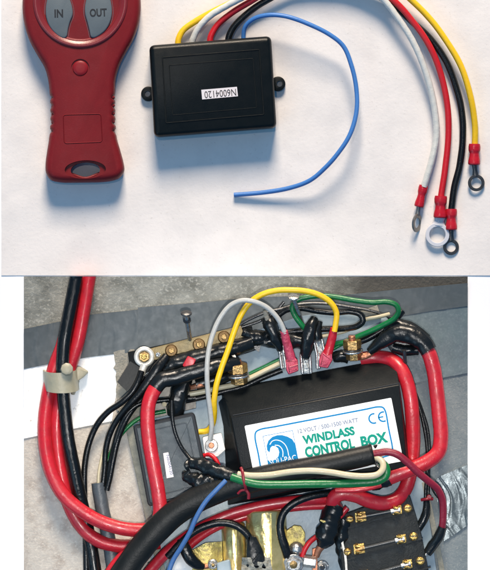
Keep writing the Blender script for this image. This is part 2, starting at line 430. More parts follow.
# ================================================================== THE SETTING
# plain white base that both groups of things are set out on
tag(link('white_table', prism([(-900, -900), (1400, -900), (1400, 1500), (-900, 1500)], -12, 0), M['page'], smooth=0), kind='structure')
def clz(x, y): return 0.7+0.9*nz(x, y, 70, 3)+0.5*abs(nz(x*0.8+y*0.5, y, 38, 5))+0.06*nz(x, y, 14, 7)
tag(link('white_cloth', patch([(1.5, -60), (560, -60)], [(1.5, 275.5), (560, 275.5)], 180, 110, clz, 0.3), M['cloth'], smooth=80), kind='structure')

L0, L1, LT, LB = 24.0, 467.5, 276.5, 640.0
CR = [((L1, 300, 0), (1, 0)), ((L0, 300, 0), (-1, 0)), ((300, LT, 0), (0, -1))]
def fz(x, y): return 0.9+0.3*nz(x, y, 12, 1)+0.18*nz(x, y, 3.6, 2)
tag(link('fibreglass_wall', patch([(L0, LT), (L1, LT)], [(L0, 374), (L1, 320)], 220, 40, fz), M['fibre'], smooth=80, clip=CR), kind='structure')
tag(link('fibreglass_floor', patch([(L0, 374), (260, 374)], [(L0, LB), (260, LB)], 120, 140, lambda x, y: 0.9+0.2*nz(x, y, 10, 4)+0.15*nz(x, y, 2.8, 2)), M['fibre_beige'], smooth=80, clip=CR), kind='structure')
tag(link('blue_grey_panel', patch([(260.5, 332), (L1, 320.5)], [(260.5, LB), (L1, LB)], 100, 120, lambda x, y: 0.9+0.25*nz(x, y, 9, 8)+0.25*nz(x, y, 2.2, 2)), M['fibre_blue'], smooth=80, clip=CR), kind='structure')
# smooth board on the right, its lower edge a visible joint
tag(link('smooth_board', patch([(385, 300), (L1, 292)], [(385, 388.5), (L1, 373)], 40, 40, lambda x, y: 2.4+0.3*nz(x, y, 25, 3), 1.6), M['panel_blue'], smooth=60, clip=CR), kind='structure')
# white painted board on the left
tag(link('white_board', patch([(L0, 360), (124, 345)], [(L0, 438.5), (112, 421)], 50, 30, lambda x, y: 2.2+0.12*nz(x, y, 15, 3), 1.8), M['white_board'], smooth=40, clip=CR), kind='structure')
rag = [(112, 352), (128, 346), (150, 350), (150, 410), (126, 424), (118, 422)] 
rg = [(114+1.6*nz(0, y, 5, 1)*2+ (y-352)*0.07, y) for y in range(352, 424, 4)]
tag(link('filler_strip', prism(rg+[(128, 424), (150, 410), (150, 348), (120, 350)], 0.4, 3.0), M['filler']), kind='structure')

# duct tape
def tz(seed, amp=1.0, d=(1, 0)):
    def f(x, y):
        u = x*d[0]+y*d[1]
        a = noise.noise(Vector((u/7.0, (x*d[1]-y*d[0])/40.0, seed)))
        b = noise.noise(Vector((x/22, y/16, seed+4))); c_ = 1-min(1, abs(noise.noise(Vector((u/13.0+0.25*math.sin(y/9.0), y/70.0, seed+21))))*9)
        return 2.7+amp*(0.38*c_+0.35*max(0, a)+0.2*b+0.6*abs(noise.noise(Vector((u/16.0+y/60, y/90.0, seed+9)))))
    return f
t1 = link('duct_tape', patch([(L0, 329), (60, 321.5), (95, 314), (120, 311.5), (180, 305)], [(L0, 369), (55, 363), (90, 357), (125, 353), (180, 345)], 110, 26, tz(1)), M['tape'], smooth=80, clip=CR)
tag(t1, 'grey duct tape strip behind the thick red and black cables, left end of the joint', 'duct tape')
t2 = link('duct_tape', patch([(138, 307.5), (200, 302.5), (250, 297.5), (300, 296), (345, 296)], [(138, 353), (200, 344), (250, 341), (300, 340), (345, 338)], 110, 26, lambda x, y: tz(6)(x, y)+0.7), M['tape'], smooth=80, clip=CR)
tag(t2, 'grey duct tape strip behind the brass bus bar and the standing screw', 'duct tape')
t3 = link('duct_tape', patch([(330, 296.5), (400, 289), (430, 286.5), (L1, 283)], [(330, 328), (395, 317), (430, 311), (L1, 306)], 80, 22, lambda x, y: tz(11, 0.6)(x, y)+0.3), M['tape'], smooth=80, clip=CR)
tag(t3, 'dull grey duct tape strip behind the green wire loop, upper right', 'duct tape')
t4 = link('duct_tape', patch([(434, 482), (440, 476), (L1+3, 463)], [(444, 541), (450, 537), (L1+3, 523)], 60, 60, lambda x, y: tz(17, 1.7, (0.95, -0.2))(x, y)), M['tape_shiny'], smooth=80, clip=CR)
tag(t4, 'crinkled shiny duct tape patch beside the crimson wire, lower right', 'duct tape')

# pale blue plastic base plate with its beige rim
bp = T('base_plate', 'pale blue plastic base plate under the control box, relays and fuse block', 'mounting plate', (290, 440, 1))
pl = [(131, 424), (196, 408), (196, 350), (300, 316), (350, 309), (386, 316), (400, 340), (424, 480), (446, 640), (163, 640)]
link('plate', prism(pl, 1.5, 5.0, 0.8), M['plate'], bp)
link('plate_rim', strip([(129, 424, 0), (139, 470, 0), (150, 520, 0), (166, 590, 0)], 8, 1.2, 6.4, 4), M['plate_edge'], bp, bevel=0.6)
link('plate_rim', strip([(424, 482, 0), (434, 530, 0), (446, 592, 0)], 5, 1.2, 5.6, 4), M['plate_edge'], bp)

# ================================================================== UPPER GROUP
# ---------- remote control
rc = T('remote_control', 'dark red handheld remote with grey IN and OUT buttons', 'remote control', (83, 80, 0.8))
out = [(24, -6), (23, 8), (25, 25), (30, 41), (38, 56), (45, 68), (48.5, 80), (50, 93), (50.6, 108), (50.6, 124), (49.5, 139), (47.5, 152), (46, 164), (46.5, 173), (51, 180), (60, 182.5), (85, 182.8), (110, 181.5), (120, 178), (124.5, 171), (123.5, 162), (120, 149), (117, 138)]
out += [(116, 124), (115.6, 108), (115.4, 92), (116, 80), (120, 66), (127, 52), (134, 39), (139, 24), (141, 8), (140, -6), (134, -30), (115, -52), (82, -60), (48, -52), (30, -30)]
oc = [(p.x, p.y) for p, t in curve([(a, b, 0) for a, b in out], 2.2, True)]
oc = [p for p in oc if True]
RL = [(3.2, 0.8, 0), (1.0, 2.5, .6), (0, 7, 1), (0, 13, 1), (0.35, 13.6, 1), (0.35, 14.2, 1), (0.1, 15, 1), (0.4, 18, 1), (1.2, 20.6, 1), (2.6, 22.6, .7), (4.4, 23.9, .3), (6.6, 24.6, 0)]
def notch(x, y, f):
    if 94 < y < 136 and (x < 62 or x > 104):
        k = (0.5-0.5*math.cos((y-94)/8.4*2*math.pi))**2*2.0*f
        return x+k if x < 80 else x-k
    return x
bv_ = []; bf_ = []; n0 = len(oc)
for (d, z, f) in RL:
    for (px, py) in (inset(oc, d) if d else oc): bv_.append((notch(px, py, f), py, z))
for k in range(len(RL)-1):
    for j in range(n0): bf_.append((k*n0+j, k*n0+(j+1) % n0, (k+1)*n0+(j+1) % n0, (k+1)*n0+j))
bf_.append(tuple(range(n0))); bf_.append(tuple((len(RL)-1)*n0+j for j in range(n0)))
body = link('body', (bv_, bf_), M['red_plastic'], rc, smooth=50)
cut(body, [prism(circ(81, 2, 39.5, 56), 22.9, 40), prism(circ(86, 170.6, 14.6, 32, 8.0, R(-2)), -5, 40),
           prism(circ(81, 69, 9.2, 28), 23.4, 40)])
cut(body, [prism(circ(86, 170, 20.5, 40, 9.2, R(-2)), 21.8, 40)])
# raised lip round the button field
link('button_rim', lathe((81, 2, 22.6), (0, 0, 1), [(37.2, -0.6), (48.2, 0), (47.4, 2.0), (46.4, 3.4), (45.0, 4.0), (43.2, 3.6), (40.8, 2.3), (38.4, 0.8)], 96), M['red_rim'], rc, smooth=60)
kin = [(55, -12), (49.5, -4), (46.8, 6), (46.6, 16), (49, 25), (54, 32.5), (60.5, 38), (65, 39.4), (67.6, 37.6), (68.8, 31), (70.5, 24), (73.6, 15.5), (73, 8), (70, -2), (68, -12)]
kout = [(90, -12), (87.5, -2), (85.4, 8), (85.6, 15), (88, 24), (90, 32), (91.6, 38), (94.5, 39), (100, 36.5), (106, 31.5), (110.4, 24), (112.6, 15), (112, 5), (109, -5), (104, -12)]
for nm, kp, lb in (('button', kin, 'grey IN button'), ('button', kout, 'grey OUT button')):
    q = [(p.x, p.y) for p, t in curve([(a, b, 0) for a, b in kp], 1.8, True)]
    b = link(nm, layered(q, [(-1.2, 21), (-1.2, 22.95), (-0.9, 22.96), (-0.5, 22.2), (0, 22.2), (0, 24.2), (0.5, 25.0), (1.4, 25.4)]), M['grey_key'], rc, smooth=50); b['label'] = lb
    if kp is kin: link('lettering', text_geo('IN', 8.6, 8.2, (55.4, 18.8), R(-1), 25.3, 25.55, 0.30), M['print_dark'], b, smooth=0)
    else: link('lettering', text_geo('OUT', 17.0, 8.2, (90.6, 18.2), R(-2), 25.3, 25.55, 0.30), M['print_dark'], b, smooth=0)
lb = link('indicator_button', lathe((81, 69, 22), (0, 0, 1), [(0.01, 0), (7.7, 0), (7.7, 1.6), (6.9, 2.3), (4, 2.6), (0.01, 2.7)], 32), M['red_button'], rc, smooth=60)
lb['label'] = 'small round bright red button'
# raised frame line round the blank name panel
fr = roundpoly([(64, 115.5), (101.5, 114.5), (103, 142.5), (65, 144)], 3)
fo = inset(fr, -0.7); fi = inset(fr, 0.7); n = len(fr)
vs = [(p[0], p[1], 24.4) for p in fo]+[(p[0], p[1], 25.15) for p in fr]+[(p[0], p[1], 24.4) for p in fi]
fs = []
for j in range(n):
    j2 = (j+1) % n; fs += [(j, j2, n+j2, n+j), (n+j, n+j2, 2*n+j2, 2*n+j), (2*n+j, 2*n+j2, j2, j)]
link('panel_frame', (vs, fs), M['red_plastic'], rc, smooth=30)
for sx in (-1, 1):
    for k in range(5):
        x, y = ((52.8, 97.5+k*8+1.5) if sx < 0 else (114.4, 97.0+k*8+1.0))
        link('grip_ridge', tube([(x-3.2*sx, y-0.2, 19.6), (x-1.2*sx, y, 19.0), (x-0.6*sx, y+0.2, 12)], [1.2, 1.9, 1.6], 12, 1), M['red_plastic'], rc)
link('keyring_bar', tube([(71, 174, 15), (86, 178.6, 18.5), (101, 173.2, 15)], 1.5, 12), M['red_plastic'], rc)

# ---------- receiver box with its leads
rx = T('receiver_box', 'black receiver box with white serial sticker and long coloured leads', 'receiver box', (213, 90, 0.8))
ro = roundpoly([(149.5, 46.5), (271, 37), (276.5, 128.5), (154.5, 138)], 6, 6)
link('case', layered(ro, [(2.4, 0.9), (0.3, 2.2), (0, 5), (0, 11), (0.5, 11.3), (0.5, 12.0), (0, 12.4), (0, 25), (0.8, 28), (2.4, 29.8), (4.4, 30.6)]), M['black_abs'], rx, smooth=35)
def frameline(poly, wdt, z0, z1):
    fo = inset(poly, 0); fi = inset(poly, wdt); n = len(poly)
    vs = [(p[0], p[1], z0) for p in fo]+[(p[0], p[1], z1) for p in inset(poly, wdt*0.3)]+[(p[0], p[1], z1) for p in inset(poly, wdt*0.7)]+[(p[0], p[1], z0) for p in fi]
    fs = []
    for j in range(n):
        j2 = (j+1) % n; fs += [(k*n+j, k*n+j2, ((k+1) % 4)*n+j2, ((k+1) % 4)*n+j) for k in range(4)]
    return vs, fs
link('lid_rib', frameline(roundpoly([(162, 58), (260, 50), (264.5, 116), (166, 124.5)], 2), 1.4, 30.4, 31.3), M['black_abs'], rx, smooth=30)
link('lid_rib', frameline(roundpoly([(169, 66), (253.5, 59), (257, 109), (172.5, 116.5)], 2), 1.0, 30.4, 31.0), M['black_abs'], rx, smooth=30)
for (cx, cy, ang) in ((148.5, 94, 0), (278, 84, 0)):
    tab = link('mounting_ear', prism(circ(cx, cy, 7.4, 30), 1, 6.5, 1.0), M['black_abs'], rx)
    cut(tab, [prism(circ(cx+(-1 if cx < 200 else 1.5), cy, 2.9, 18), -4, 20)])
st = link('serial_sticker', prism([(201.5, 90.8), (237, 87.8), (238, 97.2), (202.4, 100.4)], 30.5, 31.0), M['sticker'], rx, smooth=0)
link('serial_number', text_geo('N6004120', 31.5, 7.0, (235.8, 89.7), R(180-4.9), 31.0, 31.15), M['ink'], st, smooth=0)

leads = [
 ('yellow lead', 'w_yellow', 3.1, [(178, 46, 9), (178.5, 40, 9), (183, 31, 8), (195, 22, 8), (214, 11.5, 10), (236, 1, 14), (270, -18, 20), (330, -34, 22), (385, -20, 18), (409, -1, 14), (430, 20, 12), (447, 43, 12), (461, 68, 12), (470, 97, 11), (474.5, 125, 8), (474.5, 148, 6)]),
 ('pale grey lead', 'w_grey', 3.2, [(192, 45, 9), (193, 40, 10), (199, 28, 12), (211, 16, 14), (226, 7, 16), (243, -2, 18), (285, -22, 20), (340, -22, 18), (378, -4, 16), (397, 18, 15), (414, 45, 14), (427, 78, 12), (434, 108, 10), (436, 136, 9), (432, 158, 9), (423.5, 187, 8)]),
 ('red lead', 'w_red', 3.2, [(210, 44, 9), (210.5, 38, 9), (217, 26, 9), (231, 14, 11), (249, 3, 13), (290, -18, 15), (345, -22, 15), (388, -3, 13), (414, 24, 11), (431, 50, 10), (442, 80, 8), (447.5, 110, 7), (448, 138, 6), (445, 168, 6), (440.5, 198, 6)]),
 ('black lead', 'w_black', 3.4, [(228, 43, 9), (229, 37, 9), (234, 27, 9), (246, 15, 9), (263, 3, 10), (300, -14, 10), (350, -14, 9), (388, 2, 7), (412, 22, 6), (430, 39, 6), (446, 62, 6), (456, 88, 5), (461.5, 112, 5), (462.5, 138, 5), (459.5, 165, 5), (454, 188, 5), (451, 211, 5)]),
 ('thin blue lead with a cut end', 'w_blue', 2.3, [(244, 44, 9), (243.5, 36, 10), (245.5, 27, 13), (254, 19.5, 18), (268, 16, 22), (286, 17.5, 24), (308, 25, 24), (330, 36, 22), (343, 47, 20), (351, 66, 20), (356, 90, 20), (356, 112, 22), (350, 134, 24), (339, 152, 23), (325, 168, 20), (310, 180.5, 16), (290, 188, 11), (264, 192.5, 7), (234, 195, 3.6)]),
]
wire = {}
for lab, mm, r, pts in leads:
    o = link('lead_wire', tube(pts, r, 14, 1.6, lump=0.05, lscale=14, wrap=0.22 if mm == 'w_grey' else 0), M[mm], rx, smooth=60); o['label'] = lab; wire[lab] = o
# crimp sleeves and ring terminals
def crimp(parent, a, b, r, z, m='crimp'):
    a = Vector((a[0], a[1], z)); b = Vector((b[0], b[1], z)); d = b-a
    pts = [a+d*t for t in (0, .12, .3, .45, .6, .8, .95, 1)]
    link('crimp_sleeve', tube(pts, [r*.92, r, r*0.98, r*.80, r*.84, r, r*1.02, r*.9], 20, 1.0, lump=0.03, lscale=6, flat=0.8), M[m], parent)
def ringterm(parent, a, c, ro, ri, z, m, tilt=(0, 0, 1), rp=2.6, h=1.6, tongue=True):
    d = Vector((c[0]-a[0], c[1]-a[1])); L = d.length
    gs = [washer((c[0], c[1], z), tilt, ro, ri, h)]
    if tongue:
        e = d*((L-ro*0.8)/L)
        gs.append(tube([(a[0], a[1], z+1), (a[0]+e.x*.5, a[1]+e.y*.5, z+1), (a[0]+e.x, a[1]+e.y, z+0.7)], [rp, rp*.8, rp*1.15], 12, 1, flat=0.45))
    o = link('ring_terminal', join(*gs), M[m], parent, smooth=40); return o
wy, wg, wr, wb = wire['yellow lead'], wire['pale grey lead'], wire['red lead'], wire['black lead']
crimp(wg, (423.5, 185.5), (418.5, 207), 4.7, 7); ringterm(wg, (418.5, 206), (416.2, 223), 9.2, 5.2, 5.5, 'ring_grey', (0.86, 0.1, 0.52), 2.3)
crimp(wr, (440.6, 196), (439.6, 218), 6.4, 6)
ringterm(wr, (439.6, 217), (437.2, 234.8), 12.0, 8.0, 3.5, 'clear', (0, 0, 1), 6.0, 3.0)
crimp(wb, (451, 209), (451, 230), 5.8, 5); ringterm(wb, (451, 228), (450.8, 247), 8.0, 4.9, 1.6, 'steel_dark', (0.1, 0, 1), 2.8)
crimp(wy, (474.2, 144), (473.8, 165), 6.0, 6.5); ringterm(wy, (474, 163), (476, 183), 8.4, 5.4, 3.5, 'steel_dark', (0.1, 0, 1), 2.8)

# ================================================================== LOWER GROUP
# ---------- windlass control box
F = 40.0
cb = T('control_box', 'black control box with white and blue WINDLASS CONTROL BOX label', 'control box', (318, 430, 5))
cv = [(231, 417, F), (398.5, 384.5, F), (406, 466, F), (247, 498, F),       # lid corners
      (221.5, 389.5, 7), (394.5, 357, 7), (412, 474, 7), (228, 505, 7),   # skirt
      (221.5, 389.5, 5), (394.5, 357, 5), (412, 474, 5), (228, 505, 5)]
cf = [(0, 1, 2, 3), (8, 9, 10, 11), (0, 1, 5, 4), (1, 2, 6, 5), (2, 3, 7, 6), (3, 0, 4, 7), (4, 5, 9, 8), (5, 6, 10, 9), (6, 7, 11, 10), (7, 4, 8, 11)]
link('case', (cv, cf), M['case_black'], cb, bevel=1.6, smooth=35)
# end flange on the left side and shallow ribs
link('case_flange', ([(218, 402, 5), (224, 396, 18), (243, 470, 22), (234, 478, 5), (229, 400, 5), (231, 404, 22), (250, 470, 26), (246, 474, 5)],
     [(0, 1, 2, 3), (4, 5, 6, 7), (0, 1, 5, 4), (1, 2, 6, 5), (2, 3, 7, 6), (3, 0, 4, 7)]), M['case_black'], cb, bevel=1.0)
link('lid_seam', tube([(233, 414.6, 38.3), (320, 397.8, 38.3), (399, 382.6, 38.3)], 0.5, 6, 20), M['print_dark'], cb)
A = math.atan2(28, 146); ca, sa = math.cos(A), math.sin(A)
def LB_(u, v): return (244.5+u*ca+v*sa, 425-u*sa+v*ca)
lab = link('label', prism(roundpoly([LB_(0, 0), LB_(148.5, 0), LB_(148.5, 64), LB_(0, 64)], 1.5), F-0.2, F+0.35), M['label_white'], cb, smooth=0)
zl = F+0.35
def lp(pts, wd): return strip([LB_(*p) for p in pts], wd, zl-0.1, zl+0.14, 1.2)
bpts = [(60, 6.5), (120, 6.5), (134, 6.5), (138.5, 8), (140.2, 12), (140.2, 30), (140.2, 50), (139, 54.5), (134, 56), (70, 56), (14, 56), (9.6, 54.5), (8.2, 50), (8.2, 30), (8.2, 13), (10, 8.2), (14.5, 6.5), (30, 6.5), (60, 6.5)]
link('label_border', lp(bpts, 1.5), M['label_blue'], lab, smooth=0)
link('lettering', text_geo('12 VOLT / 500-1500 WATT', 61, 4.3, LB_(51, 17.6), -A, zl-.1, zl+.2, 0.15), M['label_pale'], lab, smooth=0)
link('lettering', text_geo('WINDLASS', 52.5, 9.0, LB_(54, 29.6), -A, zl-.1, zl+.16, 0.48), M['label_green'], lab, smooth=0)
link('lettering', text_geo('CONTROL', 50, 11, LB_(54, 43.0), -A, zl-.1, zl+.16, 0.50), M['label_green'], lab, smooth=0)
link('lettering', text_geo('BOX', 27, 11, LB_(110.5, 43.0), -A, zl-.1, zl+.16, 0.50), M['label_green'], lab, smooth=0)
def arc(cu, cv_, r, a0, a1, k=14): return [(cu+r*math.cos(R(a0+(a1-a0)*i/k)), cv_-r*math.sin(R(a0+(a1-a0)*i/k))) for i in range(k+1)]
link('ce_mark', join(lp(arc(127.5, 17, 4.7, 70, 290), 1.5), lp(arc(137.2, 17, 4.7, 70, 290), 1.5), lp([(132.6, 17), (135, 17), (137.2, 17)], 1.3)), M['label_blue'], lab, smooth=0)
# wave emblem in its thin square
lx, ly = 16.0, 13.5
link('emblem_frame', join(*[lp([a, ((a[0]+b[0])/2, (a[1]+b[1])/2), b], 0.45) for a, b in
     (((lx, ly), (lx+30, ly)), ((lx+30, ly), (lx+30, ly+35)), ((lx+30, ly+35), (lx, ly+35)), ((lx, ly+35), (lx, ly)))]), M['label_blue'], lab, smooth=0)
wv = [(2.0, 10), (4.5, 5.5), (9, 2.6), (14, 1.8), (19, 2.6), (24, 5.2), (28, 8.5), (29.8, 13), (29.8, 35), (0.2, 35), (0.2, 24.6), (4, 25.6), (8, 25.2), (11.4, 22.6), (13.0, 18.6), (12.6, 14.6), (10.4, 12.0), (7.2, 11.4), (5.2, 12.8), (4.3, 15.2), (3.4, 17.2), (1.6, 14.4)]
link('emblem_wave', prism([LB_(lx+a, ly+b) for a, b in wv], zl-0.05, zl+0.16), M['label_blue'], lab, smooth=0)
link('emblem_lines', join(*[strip([LB_(lx+a, ly+b) for a, b in q], 0.8, zl, zl+0.3, 1) for q in
    ([(5.2, 9.6), (8, 6.8), (12, 6.2), (16.5, 8.2), (19.8, 12), (21.4, 17), (21.6, 24)],
     [(10, 11.0), (13.6, 12.2), (16, 15.4), (16.6, 19), (15.6, 24)])]), M['label_white'], lab, smooth=0)
link('lettering', text_geo('SOU-PAC', 27, 5.4, LB_(lx+1.5, ly+29.6), -A, zl, zl+.32), M['label_white'], lab, smooth=0)

# ---------- small slate receiver mounted on the plate
sr = T('receiver_box', 'slate grey receiver box lying under the upright thick red cable', 'receiver box', (172, 460, 5))
rp_ = roundpoly([(133.5, 425.5), (194.5, 412), (211, 492), (148.5, 506)], 4, 5)
link('case', layered(rp_, [(0, 5), (0, 17), (0.5, 17.2), (0.5, 18), (0, 18.2), (0.1, 20), (1.0, 21.6)]), M['print_dark'], sr, smooth=40)
link('lid', layered(inset(rp_, 2.6), [(0, 19), (0, 21.2), (0.8, 22.2)]), M['case_slate'], sr, smooth=40)
link('lid_rib', frameline(roundpoly([(146, 430), (187, 421), (200, 485), (160, 494)], 3), 1.2, 22.0, 23.0), M['case_slate'], sr, smooth=30)
sk = link('serial_sticker', prism([(163.5, 452.6), (168.6, 451.6), (174, 476.2), (167, 477.6)], 22.1, 22.6), M['sticker'], sr, smooth=0)
link('serial_number', text_geo('N6004120', 20, 3.0, (166.4, 454.6), R(78), 22.55, 22.75), M['label_pale'], sk, smooth=0)

# ---------- white tab with copper-centred bolt
wt = T('mounting_tab', 'white square tab with a dark washer bolt between the boxes', 'bracket', (214, 444, 5))
link('tab', prism(roundpoly([(202.5, 437), (221.5, 432.5), (225.5, 449.5), (218, 456), (205.5, 458)], 2), 5.2, 17, 0.8), M['white_tab'], wt)
link('washer', washer((211.5, 445, 17.2), (0, 0, 1), 6.6, 2.4, 1.6), M['steel_dark'], wt)
link('bolt', cyl((211.5, 445, 17), (0, 0, 1), 3.0, 3.6, 14, bv=0.6), M['copper'], wt)

# ---------- brass bus bar
bb = T('bus_bar', 'brass bus bar with a row of brass screws below the duct tape', 'bus bar', (195, 345, 6))
link('bar', prism([(136, 352), (241, 325.5), (245, 337.5), (139, 364)], 9, 14, 0.9), M['brass_bar'], bb)
link('insulator', prism([(128, 352), (252, 326), (256, 350), (133, 392)], 3, 9, 1), M['case_black'], bb)
for i, (x, y) in enumerate(((171.5, 350.5), (199, 344.5), (224, 337))):
    s = link('screw', lathe((x, y, 14), (0, 0, 1), [(0.01, 0), (6.3, 0), (6.3, 1.5), (5.2, 3.0), (0.01, 3.4)], 24), M['brass_dark'], bb)
    s2 = link('screw_head', cyl((x, y, 17), (0.1, -0.1, 1), 3.2, 2.2, 6, bv=0.5), M['brass'], s)
link('rivet', lathe((158.3, 354.3, 14), (0, 0, 1), [(0.01, 0), (2.6, 0), (2.2, 1.2), (0.01, 1.8)], 16), M['steel'], bb)
# screws whose shafts stand clear of the bar
for lbl, hd, ft, r in (('steel screw standing upright behind the bus bar in front of duct tape', (186.5, 314, 40), (190.5, 342, 10), 2.2),
                       ('short steel screw standing between yellow arc and green wire loop', (293, 298, 40), (303, 326, 10), 2.2)):
    t = T('standing_screw', lbl, 'screw', ft, 'steel screws standing up from the board')
    d = (Vector(hd)-Vector(ft))
    link('shaft', tube([ft, tuple((Vector(hd)+Vector(ft))/2), hd], r, 12, 1.0, wrap=0), M['steel'], t)
    link('screw_head', lathe(Vector(hd)-d.normalized()*1.5, (0.0, -0.88, 0.48), [(0.01, -0.4), (3, -0.4), (5.6, 1.6), (5.6, 2.6), (4.8, 3.2), (0.01, 3.4)], 24), M['steel_dark' if hd[0] < 200 else 'steel'], t)
    if hd[0] < 200: link('collar', lathe(Vector(ft)+d*0.76, d, [(2, 0), (4.0, 0.3), (4.0, 2), (2, 2.6)], 18), M['steel_dark'], t)

# ---------- ring terminal lug at the left end of the bar with its black wire
lg = T('black_wire', 'black wire ending in a big silver ring lug at left end of the bus bar', 'wire', (144, 358, 14))
link('ring_lug', join(lathe((144.5, 356.5, 14.2), (0, 0, 1), [(5.6, 0), (10.2, 0), (10.2, 1.6), (9.2, 2.4), (6.6, 2.4), (5.6, 1.6)], 32),
     tube([(144.5, 365, 15.5), (143, 369, 16), (141.5, 375, 17)], [4, 3.4, 3.4], 12, 1.5, flat=0.6)), M['lug_tin'], lg)
nt = link('nut', cyl((144.5, 356.5, 14), (0, 0, 1), 5.6, 3.4, 6, bv=0.6), M['brass'], lg)
link('stud', cyl((144.5, 356.5, 17), (0, 0, 1), 3.0, 2.6, 16, bv=0.6), M['brass_bright'], nt)
link('insulation', tube([(142, 371, 18), (139, 380, 20), (133, 391, 21), (122, 402, 20), (109, 411, 15), (99, 422, 12), (93, 433, 10), (88, 448, 9), (85, 466, 8), (84.5, 490, 7), (85.5, 520, 6), (87, 600, 6)], 3.1, 12, 3), M['w_black'], lg)
fl = link('black_tape_flag', prism([(130.5, 361), (142, 368.5), (137, 381), (127.5, 391.5), (117.5, 382)], 10, 11.5), M['sleeve']); tag(fl, 'square flap of black tape beside the silver ring lug', 'tape')
ts = T('terminal_screw', 'small cross-head steel screw just below the silver ring lug', 'screw', (148.5, 375, 9))
link('screw_head', lathe((148.8, 375.3, 9), (0, 0, 1), [(0.01, 0), (4.0, 0), (3.4, 1.8), (0.01, 2.6)], 20), M['steel'], ts)
link('cross_slot', join(prism([(146.2, 374.9), (151.4, 374.9), (151.4, 375.8), (146.2, 375.8)], 11, 11.8), prism([(148.4, 372.8), (149.3, 372.8), (149.3, 377.9), (148.4, 377.9)], 11, 11.75)), M['ink'], ts)

# ---------- other thin black wires on the left
def single(name, label, cat, geo, m, group=None, smooth=60, clip=None):
    return tag(link(name, geo, m, smooth=smooth, clip=clip), label, cat, group)
single('black_wire', 'black wire running from the second brass screw down to the grey sheath', 'wire', tube([(167, 356, 20), (158, 368, 24), (149, 381, 24), (139, 394, 23), (127, 407, 20), (117, 420, 16), (110, 434, 13), (106, 450, 11), (105, 468, 10), (103, 486, 10)], [4.2, 5.5, 5, 3.6, 3, 3, 3, 3, 2.8, 2.4], 12, 3, lump=0.1), M['w_black'])
single('black_wire', 'black wire crossing over the filler strip into the grey sheath, inner one', 'wire', tube([(196, 398, 12), (176, 399, 13), (156, 401, 14), (139, 404, 16), (127, 414, 16), (119, 430, 13), (114, 448, 11), (110, 466, 11), (108, 486, 10)], 2.6, 12, 3), M['w_black'])
single('black_wire', 'glossy black wire along the plate rim left of the slate receiver', 'wire', tube([(150, 392, 12), (137, 404, 15), (126, 420, 15), (118, 440, 12), (113, 462, 12), (110, 478, 11), (107, 490, 10)], 3.0, 12, 3), M['w_black'])
single('green_wire', 'green wire curving from behind the slate receiver to the grey sheath', 'wire', tube([(166, 411, 10), (152, 414, 10), (140, 418, 10), (129, 426, 11), (119, 438, 9), (110, 455, 7), (105, 470, 8), (103, 486, 9)], 2.0, 10, 3), M['w_green'])
single('white_wire', 'thin white wire entering the top of the grey sheath', 'wire', tube([(104, 450, 8), (101, 462, 8), (99, 474, 9), (98.5, 486, 9)], 1.5, 10, 3), M['w_cream'])
single('cable_sheath', 'grey cable sheath passing under the two curved red cables', 'cable sheath', tube([(98.5, 482.5, 8.5), (101, 500, 8), (105, 520, 7.5), (110, 545, 7), (118, 600, 7)], 7.0, 18, 3, flat=0.75, lump=0.05), M['sheath_grey'])
single('black_wire', 'black wire emerging under the red loops at the bottom, right of the other', 'wire', tube([(90, 520, 6), (93, 540, 6), (97, 556, 7), (104, 600, 7)], 2.4, 10, 3), M['w_black'])
single('green_wire', 'thin dark green wire between black wires at the bottom left', 'wire', tube([(86, 530, 4), (91, 548, 4), (96, 566, 5), (99, 600, 5)], 1.1, 8, 3), M['w_green'])

# ---------- the thick cables
top = [((300, LT, 0), (0, -1))]
single('battery_cable', 'thick black cable running down from the top through the nylon clip', 'cable', tube([(78.5, 262, 22), (76.5, 278, 22), (70.5, 310, 22), (65, 340, 22), (63.2, 365, 20), (63.8, 390, 18), (66, 415, 19), (69, 440, 19), (74.5, 468, 16), (80, 494, 13), (85.5, 518, 8), (91, 545, 6), (99, 600, 6)], 6.6, 20, 3, lump=0.03), M['cable_black'], clip=top)
single('battery_cable', 'thick red cable beside the black one at the top, lower of two loops', 'cable', tube([(92, 262, 15), (89.5, 278, 15), (84, 312, 15), (77.5, 345, 14), (70, 368, 11), (61, 395, 10), (57.2, 420, 10), (58, 446, 10), (62, 475, 10), (68.5, 502, 10), (80, 524, 10), (96, 539, 10), (118, 545.5, 10), (140, 545, 10), (160, 542, 9)], [6.8]*13+[6.8, 6.8], 20, 3, lump=0.03), M['cable_red'], clip=top)
single('battery_cable', 'thick red cable leaving the nylon clip leftmost and sweeping right, upper loop', 'cable', tube([(81, 262, 8), (80, 278, 8), (72, 312, 8), (63, 345, 8), (54, 370, 8), (48.6, 395, 10), (45.2, 420, 12), (46, 446, 15), (52, 472, 18), (64, 494, 20), (82, 510, 21), (104, 522, 21), (128, 528.5, 20), (150, 529, 16), (166, 528, 10)], 7.0, 20, 3, lump=0.03), M['cable_red'], clip=top)
vr = T('battery_cable', 'thick red cable crossing upright over the slate receiver', 'cable', (152, 450, 22))
link('insulation', tube([(161, 381, 26), (154, 391, 29), (149.5, 402, 30), (148, 420, 31), (150, 442, 31), (154, 465, 31), (158.5, 490, 31), (160.5, 510, 29), (157, 530, 25)], 7.2, 20, 3, lump=0.03), M['cable_red'], vr)
link('black_tape_end', tube([(155, 388, 28), (162, 380, 27), (176, 377, 26), (193, 372, 26), (212, 367, 26), (230, 364, 22), (238, 363, 18)], [7.6, 8.2, 8.0, 7.6, 7.8, 7.2, 6], 18, 2, lump=0.07, wrap=0.4, lscale=8), M['tape_black'], vr)
